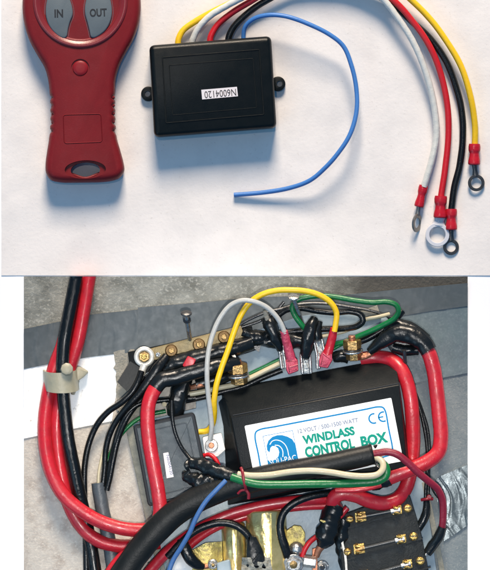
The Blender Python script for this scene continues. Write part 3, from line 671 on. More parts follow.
single('battery_cable', 'red cable stub rising from the bottom edge under the wide black sleeve', 'cable', tube([(98, 600, 10), (112, 571, 12), (125, 555, 12), (142, 540, 9)], 6.4, 18, 3), M['cable_red'])

# inner and outer red on the right
ir = T('battery_cable', 'thick red cable hugging the right side of the control box with a bent end', 'cable', (410, 430, 20))
link('insulation', tube([(361, 359, 3), (368, 358, 4), (379, 357.5, 5), (390, 359.5, 9), (399, 367, 15), (406, 381, 19), (410, 399, 20), (412, 420, 18), (412.5, 445, 15), (410.5, 468, 13), (406, 486, 14), (398, 497.5, 17), (385, 502.5, 20), (370, 500.5, 24), (355, 494.5, 28), (343, 492.5, 30), (335.5, 495, 29), (333, 501, 24), (336, 508, 14)], 7.3, 20, 2.5, lump=0.03), M['cable_red'], ir)
orr = T('battery_cable', 'thick red cable on the far right curving back under the crimson wire', 'cable', (437, 410, 20))
link('insulation', tube([(421, 342, 24), (428, 353, 24), (433, 370, 24), (436, 392, 24), (438.5, 415, 25), (440, 436, 27), (437.5, 451, 30), (426, 461, 33), (410, 468, 34), (396, 473.5, 34), (382, 479, 32)], 7.5, 20, 2.5, lump=0.03), M['cable_red'], orr)
link('black_tape_end', join(tube([(428, 351, 25), (421, 341, 24), (410, 335, 22), (396, 333, 20), (382, 341, 18), (369, 352, 15)], [8.2, 8.8, 9.5, 9.0, 7, 3.5], 20, 1.8, lump=0.10, lscale=9, wrap=0.45),
     tube([(426, 340, 20), (412, 330, 18), (396, 325, 17), (384, 330, 15)], [6, 7, 6.5, 3], 16, 2, lump=0.12, lscale=9), prism([(378, 333), (392, 324), (404, 324), (420, 332), (427, 342), (420, 349), (404, 356), (391, 352)], 10, 14, 1),
     tube([(392, 347, 12), (404, 350, 12), (418, 350, 14)], [5, 6, 5], 14, 2, lump=0.15)), M['tape_black'], orr)
link('copper_lug', tube([(372, 352, 14), (366, 355.5, 13), (358, 357, 12)], [3, 3.2, 3.6], 12, 1.5, flat=0.5), M['copper'], orr)
link('black_tape_end', tube([(388, 476.5, 33), (381, 479.5, 32), (371, 483, 26)], [8.0, 8.0, 7], 16, 2, lump=0.15, wrap=0.4), M['tape_black'], orr)

# reds below the sleeve
single('red_cable', 'red cable arching under the black sleeve above the gold relays, upper one', 'cable', tube([(136, 590, 12), (152, 568, 14), (172, 547, 18), (196, 530, 20), (224, 516, 20), (252, 507.5, 20), (282, 502, 20), (312, 499, 18), (332, 498, 14)], 5.6, 16, 3), M['cable_red'])
single('red_cable', 'thinner red cable following below the arching one above the relays', 'cable', tube([(170, 566, 6), (196, 540, 11), (218, 526, 14), (246, 516, 14), (276, 509.5, 14), (306, 506, 13), (330, 505, 12)], 4.0, 14, 3), M['cable_red'])
single('red_wire', 'thin red wire showing beneath the green wire under the sleeve', 'wire', tube([(335, 489, 42), (352, 489, 44), (367, 487, 44), (380, 483.5, 42)], 2.7, 12, 2.5), M['cable_red'])
single('red_wire', 'red wire hook emerging below the bolt tab beside the slate receiver', 'wire', tube([(203, 455.5, 14), (209, 454, 17), (214, 457, 19), (218, 463, 20), (219, 472, 18)], 2.2, 12, 2), M['w_red'])

# ---------- wide black sleeve with the multicore wires
sl = T('cable_sleeve', 'wide matte black sleeve lying diagonally across the label', 'cable sleeve', (240, 485, 40))
link('sleeving', tube([(108, 600, 30), (122, 575, 32), (140, 549, 36), (161, 525, 39), (184, 506, 41), (209, 493, 44), (236, 483.5, 49), (262, 476.5, 53), (290, 470.5, 56), (318, 465, 57), (345, 459, 56), (371, 453, 54)], [12.8]*6+[12.2, 11.8, 11.4, 11, 10.6, 10.2], 26, 3, lump=0.05, lscale=20), M['sleeve'], sl)
link('cut_end', join(lathe((370.5, 453.1, 54), (1, -0.22, 0), [(6.6, -1), (10.4, -1), (10.6, 1), (9.8, 2.0), (7.4, 2.0), (6.4, 1)], 24), tube([(373, 446, 57), (374.5, 445, 57), (376, 443.8, 58)], [1.8, 1.6, 0.6], 8, 1), tube([(373, 460, 57), (375, 461.5, 58), (377, 463.4, 58)], [1.8, 1.5, 0.5], 8, 1)), M['case_black'], sl)
for k in range(9):
    x, y = 372+random.random()*9, 459+random.random()*6
    link('frayed_strand', tube([(x, y, 58), (x+1+random.random()*2, y+1, 60), (x+2+random.random()*3, y+random.uniform(-2, 3), 60)], 0.5, 6, 1), M['steel_dark'], sl)
single('cream_wire', 'cream wire curling out of the sleeve end and back along it', 'wire', tube([(370, 455, 55), (377, 457, 58), (381.6, 461.5, 62), (381.4, 467.5, 65), (376.5, 472.6, 67), (366, 474.4, 68), (350, 473.8, 69), (330, 470.6, 69), (310, 469, 69), (290, 470.2, 68), (270, 473.2, 66), (252, 474, 64), (238, 472.6, 61)], 3.2, 14, 2.2, lump=0.03), M['w_cream'])
single('green_wire', 'green wire running beneath the cream wire along the black sleeve', 'wire', tube([(372, 458, 52), (381, 462, 54), (385.5, 468, 56), (384, 475, 57), (376, 479.6, 58), (358, 481.5, 60), (335, 482, 63), (308, 482.3, 66), (280, 482.8, 67), (258, 482.4, 66), (244, 479.5, 64), (232, 475.5, 60)], 4.1, 16, 2.2, lump=0.03), M['w_green'])
cw = T('crimson_wire', 'crimson wire arching from the sleeve end down to black shrink tubing', 'wire', (420, 480, 40))
link('insulation', tube([(366, 453.5, 56), (376, 452, 58), (386, 450.6, 60), (396, 453.2, 60), (405, 460, 57), (416, 470.5, 52), (428, 480.5, 44), (436.5, 488, 36), (441.2, 498, 30), (442.4, 512, 24), (441.4, 530, 18)], 3.6, 16, 2.2, lump=0.03), M['w_mauve'], cw)
link('shrink_tubing', tube([(442, 526, 20), (438.6, 535, 17), (432, 545, 14), (426.5, 553, 13)], [4.4, 5.2, 5.2, 4.6], 16, 1.8, lump=0.12), M['tape_black'], cw)
link('crimp_tail', tube([(427, 552, 13), (422.5, 556.5, 12), (418, 559, 12)], [2.4, 2.6, 2.0], 10, 1.5), M['steel'], cw)
rt = T('cable_tie', 'red tie wrapped round the cream and green wires on the sleeve', 'cable tie', (242, 476, 60))
link('strap', tube([(241, 466, 62), (242.5, 470, 66.5), (243.5, 477, 68), (245, 484, 66), (246, 489, 61)], 1.5, 10, 1.5, flat=0.6), M['tie_red'], rt)
link('strap_tail', tube([(246, 488, 61), (241, 489, 60), (238, 492, 58)], 1.3, 10, 1.5), M['tie_red'], rt)
link('strap_tail', tube([(246, 488, 61), (248.5, 492, 60), (248.5, 497, 58)], 1.6, 10, 1.5), M['tie_red'], rt)

bd = T('taped_splice', 'bulky black taped splice at the corner of the slate receiver', 'tape', (205, 470, 24))
link('tape_wrap', tube([(188, 461, 32), (193, 462, 36), (204, 465, 42), (218, 470, 50), (230, 474, 54), (240, 477.5, 56)], [2.5, 5.6, 6.4, 6.6, 6.4, 5], 18, 1.8, lump=0.25, wrap=0.6, lscale=5), M['tape_black'], bd)
link('tape_wrap', tube([(184, 472, 30), (190, 477, 36), (200, 480.5, 40), (212, 481, 44), (222, 480, 48)], [3, 6.4, 7.6, 7, 5], 18, 1.6, lump=0.45, lscale=4.5), M['tape_black'], bd)
for q in ([(189, 460, 36), (187, 465, 38), (189, 470, 36)], [(190, 470, 40), (186, 475, 38), (187, 481, 34)]):
    link('tape_edge', tube(q, [1.6, 2.6, 1.4], 10, 1, flat=0.6, lump=0.3), M['tape_black'], bd)
single('black_wire', 'thin black wire lying across the slate receiver lid into the splice', 'wire', tube([(172, 400, 24), (172.5, 416, 26), (175.5, 432, 26), (181.5, 446, 27), (188, 455, 30), (195, 463, 36)], 1.9, 12, 2.2), M['w_black'])
single('blue_wire', 'thin blue wire descending from the splice to the bottom edge', 'wire', tube([(226, 479, 58), (217, 488, 60), (206, 500, 58), (197, 515, 55), (190, 531, 50), (182, 545, 44), (173, 560, 38), (163, 590, 34)], 2.4, 12, 2.2), M['w_blue_dull'])

# ---------- nylon clip
nc = T('cable_clip', 'yellowed nylon clip holding the red and black cables together', 'cable clip', (62, 380, 2))
prof = []
n = 22; ringv = []; fs = []
for i in range(n+1):                      # band arching over the cables
    a = math.pi*i/n; x = 60.5-17.5*math.cos(a); z = 2+26*math.sin(a)**0.7; xi = 60.5-15.6*math.cos(a); zi = 2+24*math.sin(a)**0.7
    sag = 3.5*math.sin(a)
    sk_ = -2.0 if i < 4 else 0
    ringv += [(x, 369.5+sag+(x-43)*-0.03, z), (x+1.5, 389+sag*1.1+sk_, z*0.96), (xi, 369.5+sag, zi), (xi+1.5, 389+sag*1.1, zi*0.96)]
for i in range(n):
    a, b = i*4, i*4+4; fs += [(a, a+1, b+1, b), (a+2, a+3, b+3, b+2), (a, a+2, b+2, b), (a+1, a+3, b+3, b+1)]
fs += [(0, 1, 3, 2), (n*4, n*4+1, n*4+3, n*4+2)]
link('band', (ringv, fs), M['nylon'], nc, smooth=60)
link('tail', prism(roundpoly([(70, 365), (80, 366.5), (89.5, 371.5), (84, 377), (77, 382), (74, 388), (71, 391), (69, 380)], 2), 2.5, 12, 1.5), M['nylon'], nc)
link('knob', cyl((67.5, 369.5, 24), (0.05, -0.15, 1), 6.6, 9, 9, r2=6.0, bv=0.9), M['nylon'], nc)
link('band_bump', tube([(76, 380, 6), (74, 388, 6), (73, 394, 4)], [4, 3.4, 2], 12, 1.5), M['nylon'], nc)

# ---------- brass terminals with nuts at the top of the control box
def terminal(label, x, y, wd, lean):
    t = T('terminal_bolt', label, 'bolt', (x, y, 6), 'brass terminal bolts on the control box')
    ax = Vector((lean, -1, 0.25))
    link('lower_nut', cyl((x+1.5, y+12, 15), ax, wd*0.42, 10, 6, bv=0.8), M['brass'], t, smooth=25)
    link('washer', lathe(Vector((x+0.5, y+3.6, 17)), ax, [(2, -0.9), (wd*.55, -0.9), (wd*.57, 0), (wd*.55, 0.9), (2, 0.9)], 28), M['steel'], t)
    link('lock_washer', lathe(Vector((x, y+1.6, 17)), ax, [(2, -0.6), (wd*.47, -0.6), (wd*.48, 0), (wd*.47, 0.6), (2, 0.6)], 28), M['steel_dark'], t)
    link('upper_nut', cyl((x, y+1.0, 17.5), ax, wd*0.50, 9.5, 6, bv=0.9), M['brass'], t, smooth=25)
    link('stud', cyl((x-0.3, y-7, 19.5), ax, wd*0.2, 5, 14, bv=0.4), M['copper'], t)
terminal('brass terminal bolt at the left top corner of the control box', 238, 371.5, 20, -0.08)
terminal('brass terminal bolt at the right top corner of the control box, red cable beside', 352, 347.5, 18, -0.05)
single('ring_washer', 'silver lug washer left of the left brass terminal', 'washer', join(lathe((230.5, 358, 20), (0.1, -0.5, 1), [(2.5, 0), (5.4, 0), (5.4, 1.6), (2.5, 1.6)], 20), tube([(234, 361, 19), (238, 364, 18)], 2, 10, 1)), M['steel'])

# ---------- arches of thin wire above the box
yw = T('yellow_wire', 'yellow wire arching high over the connectors to a pink terminal', 'wire', (270, 330, 20))
link('insulation', tube([(334, 331, 30), (335.5, 322, 32), (336, 313, 34), (331.5, 304, 37), (321, 296, 40), (307, 291.4, 42), (291, 290, 43), (276, 290.6, 43), (262, 294.4, 42), (250.5, 302, 40), (241, 315, 38), (234, 332, 36), (228, 350, 35), (221.5, 368, 34), (216.5, 385, 33), (214.2, 402, 28), (214.4, 412, 22), (212.5, 424, 16), (207, 430.5, 13), (199, 431.5, 12)], 2.9, 14, 2.2, lump=0.03), M['w_yellow'], yw)
link('crimp_sleeve', tube([(333.6, 328, 29), (332.2, 336, 26), (329.8, 345, 23), (327, 354, 21)], [3.6, 4.3, 4.4, 5.2], 16, 1.5, lump=0.08, flat=0.85), M['crimp'], yw)
link('spade_cover', prism(roundpoly([(321.5, 352), (331.5, 352.5), (332.2, 360), (327.5, 368), (318.5, 366.5), (318.5, 360)], 1.6), 12, 25, 2.2), M['crimp_pink'], yw)
gw = T('white_wire', 'pale white wire arching over the yellow one to a pink terminal', 'wire', (245, 340, 20))
link('insulation', tube([(284.6, 333, 34), (281.5, 325, 37), (275.5, 315.6, 41), (265.5, 306.5, 45), (254, 301.5, 48), (242, 300.4, 48), (230.5, 305.4, 46), (220.5, 317.5, 44), (213, 334, 42), (208.6, 352, 40), (207.2, 372, 38), (208.4, 394, 32), (210.8, 414, 26), (211.8, 428, 22), (210, 440, 18.6)], 2.5, 14, 2.2, lump=0.04), M['w_white'], gw)
link('crimp_sleeve', tube([(283.6, 331, 34), (285.6, 339, 30), (288, 348, 26), (290.6, 358, 22)], [3.8, 4.2, 4.4, 5.0], 16, 1.5, lump=0.08, flat=0.85), M['crimp_pink'], gw)
sp = link('spade_cover', prism(roundpoly([(285, 359.5), (294.6, 356.8), (297.6, 360), (298.4, 370.6), (288.4, 374.4), (286, 370)], 1.6), 12, 25, 2.2), M['crimp_pink'], gw)
link('cover_rib', strip([(289.5, 366.5), (293.5, 365.3), (297.6, 364)], 0.8, 24.6, 25.8), M['crimp'], sp)
gl = T('green_wire', 'green wire looping round the top right above the control box', 'wire', (350, 320, 20))
link('insulation', tube([(306, 330, 20), (300, 323, 24), (294.4, 315, 26), (292, 307, 28), (296.5, 300.4, 30), (307, 297, 30), (322, 295.8, 30), (338, 297.5, 32), (355, 300.5, 34), (372, 302.4, 36), (386, 301.8, 36), (395, 304.8, 36), (397.8, 311, 34), (394, 318, 30), (384, 324, 26), (371, 330.5, 22), (357, 336.5, 18), (346, 341.5, 15), (334, 344.5, 12)], 2.7, 14, 2.2, lump=0.03), M['w_green'], gl)
single('white_wire', 'cream wire running below the green loop beside a black coil', 'wire', tube([(318, 337, 12), (333, 334, 14), (346, 330.5, 15), (356, 325, 17), (365, 319.5, 18), (377, 317, 18), (389, 314, 14)], 2.0, 12, 2.2), M['w_cream'])
single('black_wire', 'glossy black wire coiled in a flat loop inside the green loop', 'wire', tube([(262, 322, 12), (277, 316, 14), (286, 310, 16), (300, 308, 18), (318, 311, 20), (335, 312.5, 21), (350, 311.4, 22), (360, 314.5, 22), (362.6, 320.6, 22), (357, 326, 20), (343, 328.5, 17), (325, 329, 14), (300, 331, 12), (270, 334, 10), (246, 338, 9)], 3.1, 14, 2.5), M['w_black'])
single('black_wire', 'thin black wire crossing the tape behind the yellow arch, upper', 'wire', tube([(236, 327, 10), (248, 320, 12), (264, 313, 14), (282, 308.5, 14), (300, 304, 14), (325, 303.5, 14), (350, 307, 13), (372, 311, 12), (392, 318, 10)], 1.6, 10, 3), M['steel_dark'])
single('black_wire', 'thin dark wire crossing the tape behind the white arch, lower', 'wire', tube([(230, 330, 9), (247, 325.5, 9), (262, 320, 10), (276, 311, 11), (284, 302, 11)], 1.5, 10, 3), M['steel_dark'])
single('black_cable', 'black wire lying under the green loop behind the right terminal', 'wire', tube([(356, 343, 12), (370, 337, 14), (384, 328, 14), (396, 318, 14), (402, 311, 12)], 3.4, 12, 2.5), M['w_black'])
single('white_tag', 'small pale plastic tag behind the green loop', 'tag', prism([(358, 312), (377, 305), (381, 318), (361, 322)], 5.2, 9, 0.6), M['filler'])
gc = T('two_core_cable', 'cream and green wires emerging left and right of the left terminal', 'wire', (255, 372, 10))
link('cream_core', tube([(190, 394, 12), (203, 391.5, 12), (220, 387.5, 12), (236, 384, 10), (252, 377, 11), (266, 370, 12), (282, 362, 12)], 2.7, 12, 2.5), M['w_cream'], gc)
link('green_core', tube([(238, 380, 9), (252, 372.5, 10), (266, 365.8, 11), (282, 358, 11)], 1.7, 12, 2.5), M['w_green'], gc)
link('black_core', tube([(180, 402, 10), (203, 397, 10), (224, 391.5, 9), (245, 386, 8), (262, 378, 8), (282, 370, 9)], 2.8, 12, 2.5), M['w_black'], gc)
gr = single('green_wire', 'green wire and its cream mate between right terminal and pink terminal', 'wire', tube([(333, 349, 12), (341, 344.5, 13), (352, 340, 12)], 1.8, 10, 2), M['w_green'])

# row of spade connectors with black insulators
def spade(label, x, y, ang, L=22, wd=11):
    t = T('spade_connector', label, 'connector', (x, y, 5), 'spade connectors along the top of the control box')
    d = Vector((math.sin(R(ang)), math.cos(R(ang)))); p = Vector((-d.y, d.x)); c = Vector((x, y))
    q = lambda u, v: tuple(c+p*u+d*v)
    link('tab', prism(roundpoly([q(-wd/2, 0), q(wd/2, 0), q(wd/2, L), q(-wd/2, L)], 1), 10, 17, 1.2), M['steel'], t)
    link('rolled_edge', tube([q(-wd/2+1, 1)+(17,), q(-wd/2+1, L/2)+(17.5,), q(-wd/2+1, L-1)+(17,)], 1.6, 10, 2), M['steel'], t)
    link('rolled_edge', tube([q(wd/2-1, 1)+(17,), q(wd/2-1, L/2)+(17.5,), q(wd/2-1, L-1)+(17,)], 1.6, 10, 2), M['steel'], t)
    return t, q
t, q = spade('wide silver spade connector between the two pink terminals', 305, 352, 4, 22, 10.5)
link('black_boot', tube([q(0, 5)+(15,), q(-3, -10)+(20,), q(-7, -24)+(22,), q(-12, -33)+(18,)], [5.2, 6.6, 6.4, 4], 16, 2, lump=0.22), M['tape_black'], t)
t, q = spade('silver spade connector tilted above the right pink terminal', 317, 337, 12, 18, 10)
link('black_boot', tube([q(0, 2)+(17,), q(-1, -6)+(18,), q(-6, -15)+(17,)], [5, 4.6, 3], 14, 2, lump=0.2), M['tape_black'], t)
t, q = spade('narrow silver spade connector left of the left pink terminal', 280.5, 345, 8, 24, 6)
link('black_boot', tube([(281, 350, 16), (274, 335, 20), (270, 325, 20), (267, 318, 18)], [3.4, 6.2, 7.6, 5], 16, 2, lump=0.25), M['tape_black'], t)
link('wire_end', tube([(268, 321, 22), (266, 315, 24), (264.8, 311, 25)], [2.6, 2.4, 2.0], 10, 1.5), M['filler'], t)
t, q = spade('slim silver spade connector hidden beside the right pink terminal', 317.5, 352, 2, 17, 4)
bk = tag(link('tape_mass', join(tube([(246, 343, 8), (262, 340, 9), (282, 341, 9), (300, 340, 9), (318, 342, 8)], [5, 6.4, 8, 9, 8], 14, 3, lump=0.35), tube([(333, 358, 8), (341, 356, 9), (348, 357, 8)], [5, 7, 6], 14, 2, lump=0.3), tube([(242, 333, 10), (254, 337, 10), (266, 336, 9)], [5, 7, 6], 14, 2, lump=0.4)), M['tape_black'], smooth=60), 'black taped wiring heap behind the spade connectors', 'tape')
single('tape_flap', 'ragged black tape point hanging over the pale plate', 'tape', prism([(238, 338), (262, 340), (259, 352), (252, 347), (244, 344), (240, 349)], 9, 11), M['tape_black'])
lc = T('taped_bundle', 'glossy black taped cable bundle below the bus bar', 'tape', (190, 380, 10))
link('tape_wrap', tube([(152, 384, 12), (170, 366, 14), (190, 360, 15), (212, 354, 15), (234, 348, 14), (252, 342, 12)], [6, 8.6, 9, 9, 8.6, 7], 18, 2.2, lump=0.1, wrap=0.5, lscale=9), M['tape_black'], lc)
link('tape_wrap', tube([(185, 377, 14), (180, 392, 15), (177, 405, 14), (175, 414, 10)], [8, 8.6, 9, 8], 16, 2.2, lump=0.2, wrap=0.4), M['tape_black'], lc)
link('tape_wrap', tube([(196, 384, 11), (214, 380, 11), (230, 376, 10)], [6, 6.5, 5], 16, 2.2, lump=0.2), M['tape_black'], lc)
link('copper_strap', tube([(190, 388, 12), (200, 385, 16), (210, 383, 13)], [2, 2.8, 2], 10, 2, flat=0.5), M['copper'], lc)
rf = T('crimp_terminal', 'red crimped terminal flag on the third brass screw of the bus bar', 'connector', (190, 364, 20))
link('crimp_sleeve', prism(roundpoly([(188, 355.5), (196.5, 359), (191.5, 369.5), (182.5, 365.5)], 1.5), 19, 25, 0.7), M['crimp'], rf)
link('metal_tongue', prism([(192, 353), (197.5, 354.5), (195.5, 359), (190.5, 357)], 17, 21, 0.6), M['steel'], rf)
single('putty_blob', 'small blob of pale filler below the upright red cable top', 'filler', lathe((164.5, 404, 14), (0, 0, 1), [(0.01, 0), (2.6, 0.3), (2.4, 2), (0.01, 3)], 14), M['w_cream'])

# ---------- thin wires on the right and the upright pin
sp_ = T('standing_screw', 'thin dark pin beside the right end of the control box', 'pin', (405, 373, 4))
link('shaft', tube([(403.6, 350, 24), (404.4, 361, 18), (405.5, 374, 8)], 1.9, 12, 2), M['steel_dark'], sp_)
rw = T('black_wire', 'pair of thin black wires hanging between the thick red cables on the right', 'wire', (425, 450, 8))
link('insulation', tube([(402, 373, 7), (411, 385, 7), (418.5, 405, 9), (423.5, 425, 10), (426.6, 445, 10), (427, 468, 10), (425.6, 486, 11), (425, 503, 12)], 1.9, 10, 3), M['w_black'], rw)
link('insulation', tube([(408, 376, 5), (414, 390, 5), (421.5, 410, 7), (427, 428, 8), (429, 446, 9), (428.5, 468, 9), (428, 486, 10), (427.5, 503, 11)], 1.7, 10, 3), M['w_black'], rw)
link('shrink_tubing', tube([(426, 500, 13), (425.5, 513, 14), (421, 523, 14), (415, 532, 13)], [3.0, 4.4, 4.4, 4.0], 14, 2, lump=0.12), M['tape_black'], rw)
link('crimp_tail', tube([(416, 531, 13), (412, 535, 13), (409, 536, 13)], [2.4, 2.4, 1.6], 10, 1.5), M['steel'], rw)
link('red_tie', join(tube([(421, 499.5, 14), (426.5, 498.4, 17), (432, 498.6, 14)], 1.6, 10, 1.5), cyl((428.5, 496.4, 14), (0, 0.1, 1), 2.6, 3.6, 8, bv=0.5)), M['tie_red'], rw)
single('black_wire', 'short black wire hooking right beneath the crimson wire', 'wire', tube([(431, 484, 12), (435, 492, 13), (441, 500, 13), (443, 508, 12)], 2.2, 10, 2), M['w_black'])

# ---------- fuse block, lower right
fb = T('fuse_block', 'black fuse block with rows of brass clips, lower right', 'fuse block', (385, 550, 5))
link('body', prism([(337, 516), (402, 492), (409, 494), (420, 530), (434, 600), (345, 600)], 5, 20, 1.2), M['fuse_black'], fb)
for (a, b) in (((338, 530), (413, 508)), ((343, 560), (422, 537.5)), ((346, 590), (430, 566))):
    link('joint_rib', strip([a, ((a[0]+b[0])/2, (a[1]+b[1])/2), b], 1.6, 19, 21, 8), M['fuse_black'], fb)
def clip_(x, y, s, flip=1):
    g = [prism(roundpoly([(x-5*s, y-4*s), (x+5*s, y-5.5*s), (x+6*s, y+3.5*s), (x-4*s, y+5*s)], 1), 19, 22, 0.5),
         tube([(x-2*s, y-4.6*s, 22), (x-1.6*s, y-3*s, 28), (x+1.5*s, y-2.6*s, 29)], [1.6, 2.0, 1.2], 10, 1, flat=0.6),
         tube([(x-1*s, y+4.4*s, 22), (x-0.8*s, y+2.6*s, 28), (x+2.5*s, y+2.4*s, 29)], [1.6, 2.0, 1.2], 10, 1, flat=0.6)]
    link('fuse_clip', join(*g), M['brass_bright'], fb)
def termscrew(x, y, r=3.6):
    s = link('terminal_screw', lathe((x, y, 20), (0, 0, 1), [(0.01, 0), (r, 0), (r, 2.2), (r*.7, 3.6), (0.01, 4)], 18), M['brass_bright'], fb)
    link('slot', prism([(x-r*.8, y-0.5), (x+r*.8, y-1.2), (x+r*.8, y-0.3), (x-r*.8, y+0.4)], 23.2, 24.4), M['ink'], s)
rows = [((352.5, 517.5), (407, 507.5)), ((350, 550), (413, 535.5)), ((354, 577), (419.5, 560))]
for k, (a, b) in enumerate(rows):
    a, b = Vector(a), Vector(b); d = (b-a)
    termscrew(a.x-3, a.y+0.8, 3.9); termscrew(b.x, b.y, 4.2)
    c1, c2 = a+d*0.13, a+d*(0.80 if k else 0.8)
    clip_(c1.x, c1.y, 1.1); clip_(c2.x, c2.y, 0.95)
    f = link('fuse', tube([(c1.x+1, c1.y, 25), ((c1.x+c2.x)/2, (c1.y+c2.y)/2, 25), (c2.x-1, c2.y, 25)], 1.9, 12, 4), M['glass'], fb); f['label'] = 'glass tube fuse'
    for c, e in ((c1, 1), (c2, -1)):
        u = d.normalized()*e
        link('fuse_cap', tube([(c.x-u.x*3.5, c.y-u.y*3.5, 25), (c.x, c.y, 25), (c.x+u.x*6, c.y+u.y*6, 25)], 2.7, 14, 2), M['brass'] if e > 0 else M['steel'], f)
    link('fuse_filament', tube([(c1.x, c1.y, 25.2), ((c1.x+c2.x)/2, (c1.y+c2.y)/2, 25.6), (c2.x, c2.y, 25.2)], 0.35, 6, 4), M['steel_dark'], f)
single('metal_strap', 'bright bent metal strap at the left edge of the fuse block', 'bracket', strip([(341, 528), (342, 542), (345, 556), (347, 600)], 2.2, 8, 22, 3), M['ring_grey'])

# ---------- gold relays and hardware along the bottom
def relay(label, x0, x1, ytop, yb, z):
    t = T('relay_can', label, 'relay', ((x0+x1)/2, yb-20, 5), 'gold relay cans at the bottom')
    r = (x1-x0)/2; cx = (x0+x1)/2
    link('can', lathe((cx, ytop, z), (0.05, 1, 0), [(0.01, 0), (r-2, 0), (r-0.6, 0.8), (r, 2.2), (r, 20), (r, 40), (r, yb-ytop), (0.01, yb-ytop)], 48), M['gold_can'], t, smooth=40)
    link('seam', strip([(cx+r*0.25, ytop+2), (cx+r*0.27, (ytop+yb)/2), (cx+r*0.3, yb)], 1.4, z+r*0.93, z+r*0.99), M['gold_plate'], t)
    return t
relay('darker gold relay can just left of the black tape wedge', 221, 245, 522, 620, 8)
relay('wide bright gold relay can left of the nut stack', 245, 286, 510, 620, 10)
single('gold_bracket', 'bright yellow bent plate at the left, partly under an arching black wire', 'bracket', patch([(190, 551), (206, 542), (222, 541)], [(192, 590), (206, 590), (224, 590)], 24, 16, lambda x, y: 14+5*math.sin((x-190)/9.0)+1.2*nz(x, y, 9, 2), 1.6), M['gold_plate'])
single('gold_bracket', 'yellow passivated bracket plate beside the white plate patch', 'bracket', prism(roundpoly([(286, 530), (294, 524.5), (301, 525.5), (305, 532), (305, 552), (297, 556), (287, 549)], 2), 12, 15, 0.8), M['gold_plate'])
ba = T('black_wire', 'black wire arching down to the nut stack beside the yellow bracket', 'wire', (290, 530, 20))
link('insulation', tube([(330, 492.5, 22), (318, 494, 26), (304, 497.5, 29), (291, 504, 30), (282.6, 513.5, 29), (280, 525, 28), (282, 538, 26), (286, 550, 22), (288, 558, 18)], [3.4, 3.4, 3.6, 3.8, 3.8, 4, 4.4, 5, 5], 14, 2.5, lump=0.05), M['w_black'], ba)
bl = T('black_wire', 'black wire arching over the left relay to a wedge of tape', 'wire', (215, 530, 20))
link('insulation', tube([(168, 556, 22), (180, 543, 26), (193, 531.5, 29), (207, 524.5, 31), (222, 521.5, 32), (236, 524.5, 32), (246, 532, 31), (252, 541, 29)], 3.8, 14, 2.5, lump=0.04), M['w_black'], bl)
link('tape_wedge', prism(roundpoly([(247, 532), (256, 535), (263, 549), (268, 569), (246, 566), (246, 548)], 2), 22, 34, 3), M['tape_black'], bl)
b2 = T('black_wire', 'short glossy black wire dropping to a copper lug, bottom left', 'wire', (195, 555, 20))
link('insulation', tube([(182, 538, 24), (186, 549, 26), (191, 558, 25), (198, 564, 22), (204, 566, 20)], [5, 6, 6.2, 5.4, 3], 16, 2, lump=0.08), M['cable_black'], b2)
link('copper_lug', tube([(200, 564.5, 20), (206, 565.5, 20), (212, 564, 19)], [3, 2.6, 2.4], 12, 1.5, flat=0.5), M['copper'], b2)
link('ring_lug', washer((213, 563, 20), (0.1, 0.2, 1), 5.2, 2.4, 1.6), M['steel'], b2)
# nuts, washers and studs
def nutstack(label, x, y, r, z, m='steel', stud='brass', n=6):
    t = T('nut_and_washer', label, 'nut', (x, y, 5), 'nuts and washers along the bottom')
    link('washer', washer((x, y, z), (0.12, 0.25, 1), r*1.35, r*.6, 1.6), M['steel'], t)
    link('nut', cyl((x, y, z+1.4), (0.12, 0.25, 1), r, 5, n, bv=0.8), M[m], t, smooth=25)
    link('stud', cyl((x, y, z+5), (0.12, 0.25, 1), r*.52, 3.4, 14, bv=0.5), M[stud], t)
nutstack('steel nut with brass stud below the yellow bracket', 293, 563, 7.6, 20)
nutstack('steel nut at the bottom under the wedge of tape', 279, 566, 6.4, 16)
nutstack('small nut and washer in the gap right of the copper end', 322, 566, 4.8, 12, 'steel', 'steel_dark')
nutstack('nut on the ring lug at the bottom left', 213, 563.5, 3.6, 21, 'steel', 'brass')
single('chrome_dome', 'shiny rounded metal cap just right of the arching black wire', 'cap', lathe((296, 548, 15), (0.2, 0.3, 1), [(0.01, 0), (7.5, 0), (7.2, 3), (5.2, 6), (2.4, 7.6), (0.01, 8)], 26), M['steel'])
single('hex_spacer', 'dull grey hexagonal spacer lying between nut and copper end', 'spacer', cyl((303, 560, 20), (1, 0.12, 0), 6.0, 13, 6, bv=0.7), M['steel'], smooth=25)
bt = T('taped_cable_end', 'black taped cable end dropping from the bent red cable', 'tape', (332, 530, 20))
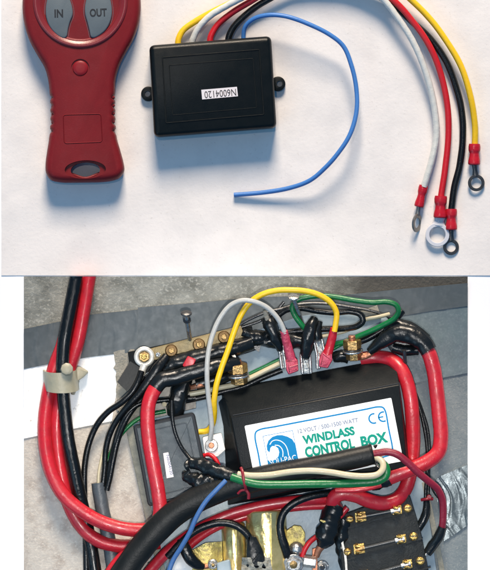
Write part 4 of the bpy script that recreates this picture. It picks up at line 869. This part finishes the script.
link('tape_wrap', tube([(336, 505, 22), (331, 515, 24), (328, 526, 24), (325, 538, 22), (322, 546, 20)], [8, 9.6, 10.5, 10.4, 5], 18, 1.8, lump=0.28, wrap=0.6, lscale=6), M['tape_black'], bt)
link('tape_wrap', tube([(346, 516, 16), (342, 530, 16), (341, 545, 15), (345, 570, 12)], [6, 8, 6, 4], 16, 2, lump=0.3), M['tape_black'], bt)
link('tape_flake', tube([(320, 519, 33), (324, 520.5, 34), (327, 519.5, 34)], [0.8, 1.4, 0.6], 8, 1), M['gold_plate'], bt)
link('copper_end', tube([(323, 543, 20), (318.5, 549, 19), (316, 556, 17)], [4.4, 3.6, 3], 14, 1.5, flat=0.7), M['copper'], bt)
single('copper_bar', 'dark copper strap standing at the bottom behind the taped end', 'bar', prism([(312, 548), (317, 547), (318, 600), (312, 600)], 8, 17, 0.6), M['copper'])
single('red_wire', 'short red wire running down from the taped end to the nut', 'wire', tube([(316, 536, 16), (309, 542, 18), (304.5, 549, 18), (302, 556, 17)], 2.6, 12, 2), M['w_red'])
single('red_wire', 'red wire stub poking out beside the taped cable end', 'wire', tube([(347, 507, 20), (342.5, 512, 20), (338, 520, 18)], 3.1, 12, 2), M['cable_red'])
single('steel_cover', 'rounded pale metal cover at the bottom left behind the blue wire', 'cover', lathe((184, 566, 6), (0.1, 0.1, 1), [(0.01, 0), (17, 0), (15, 6), (9, 10), (0.01, 12)], 30), M['white_tab'])
single('white_crimp', 'white crimped wire end near the bottom beside the wide sleeve', 'connector', join(tube([(150, 566, 12), (158, 562, 14), (166, 559, 14)], [4, 4.6, 3.2], 12, 1.5, lump=0.2), prism([(146, 570), (160, 566), (164, 580), (148, 582)], 8, 14, 1)), M['putty'])
single('lug_plate', 'pale crumpled lug plate at the bottom under the tape wedge', 'lug', patch([(242, 556), (270, 556)], [(240, 590), (276, 590)], 14, 14, lambda x, y: 34+5*nz(x, y, 7, 2), 2), M['putty'], smooth=40)
single('grey_lug', 'pale blue-grey lug block at the bottom between relay cans', 'lug', prism(roundpoly([(217, 562), (230, 558), (236, 600), (218, 600)], 2), 14, 30, 1.5), M['plate'])
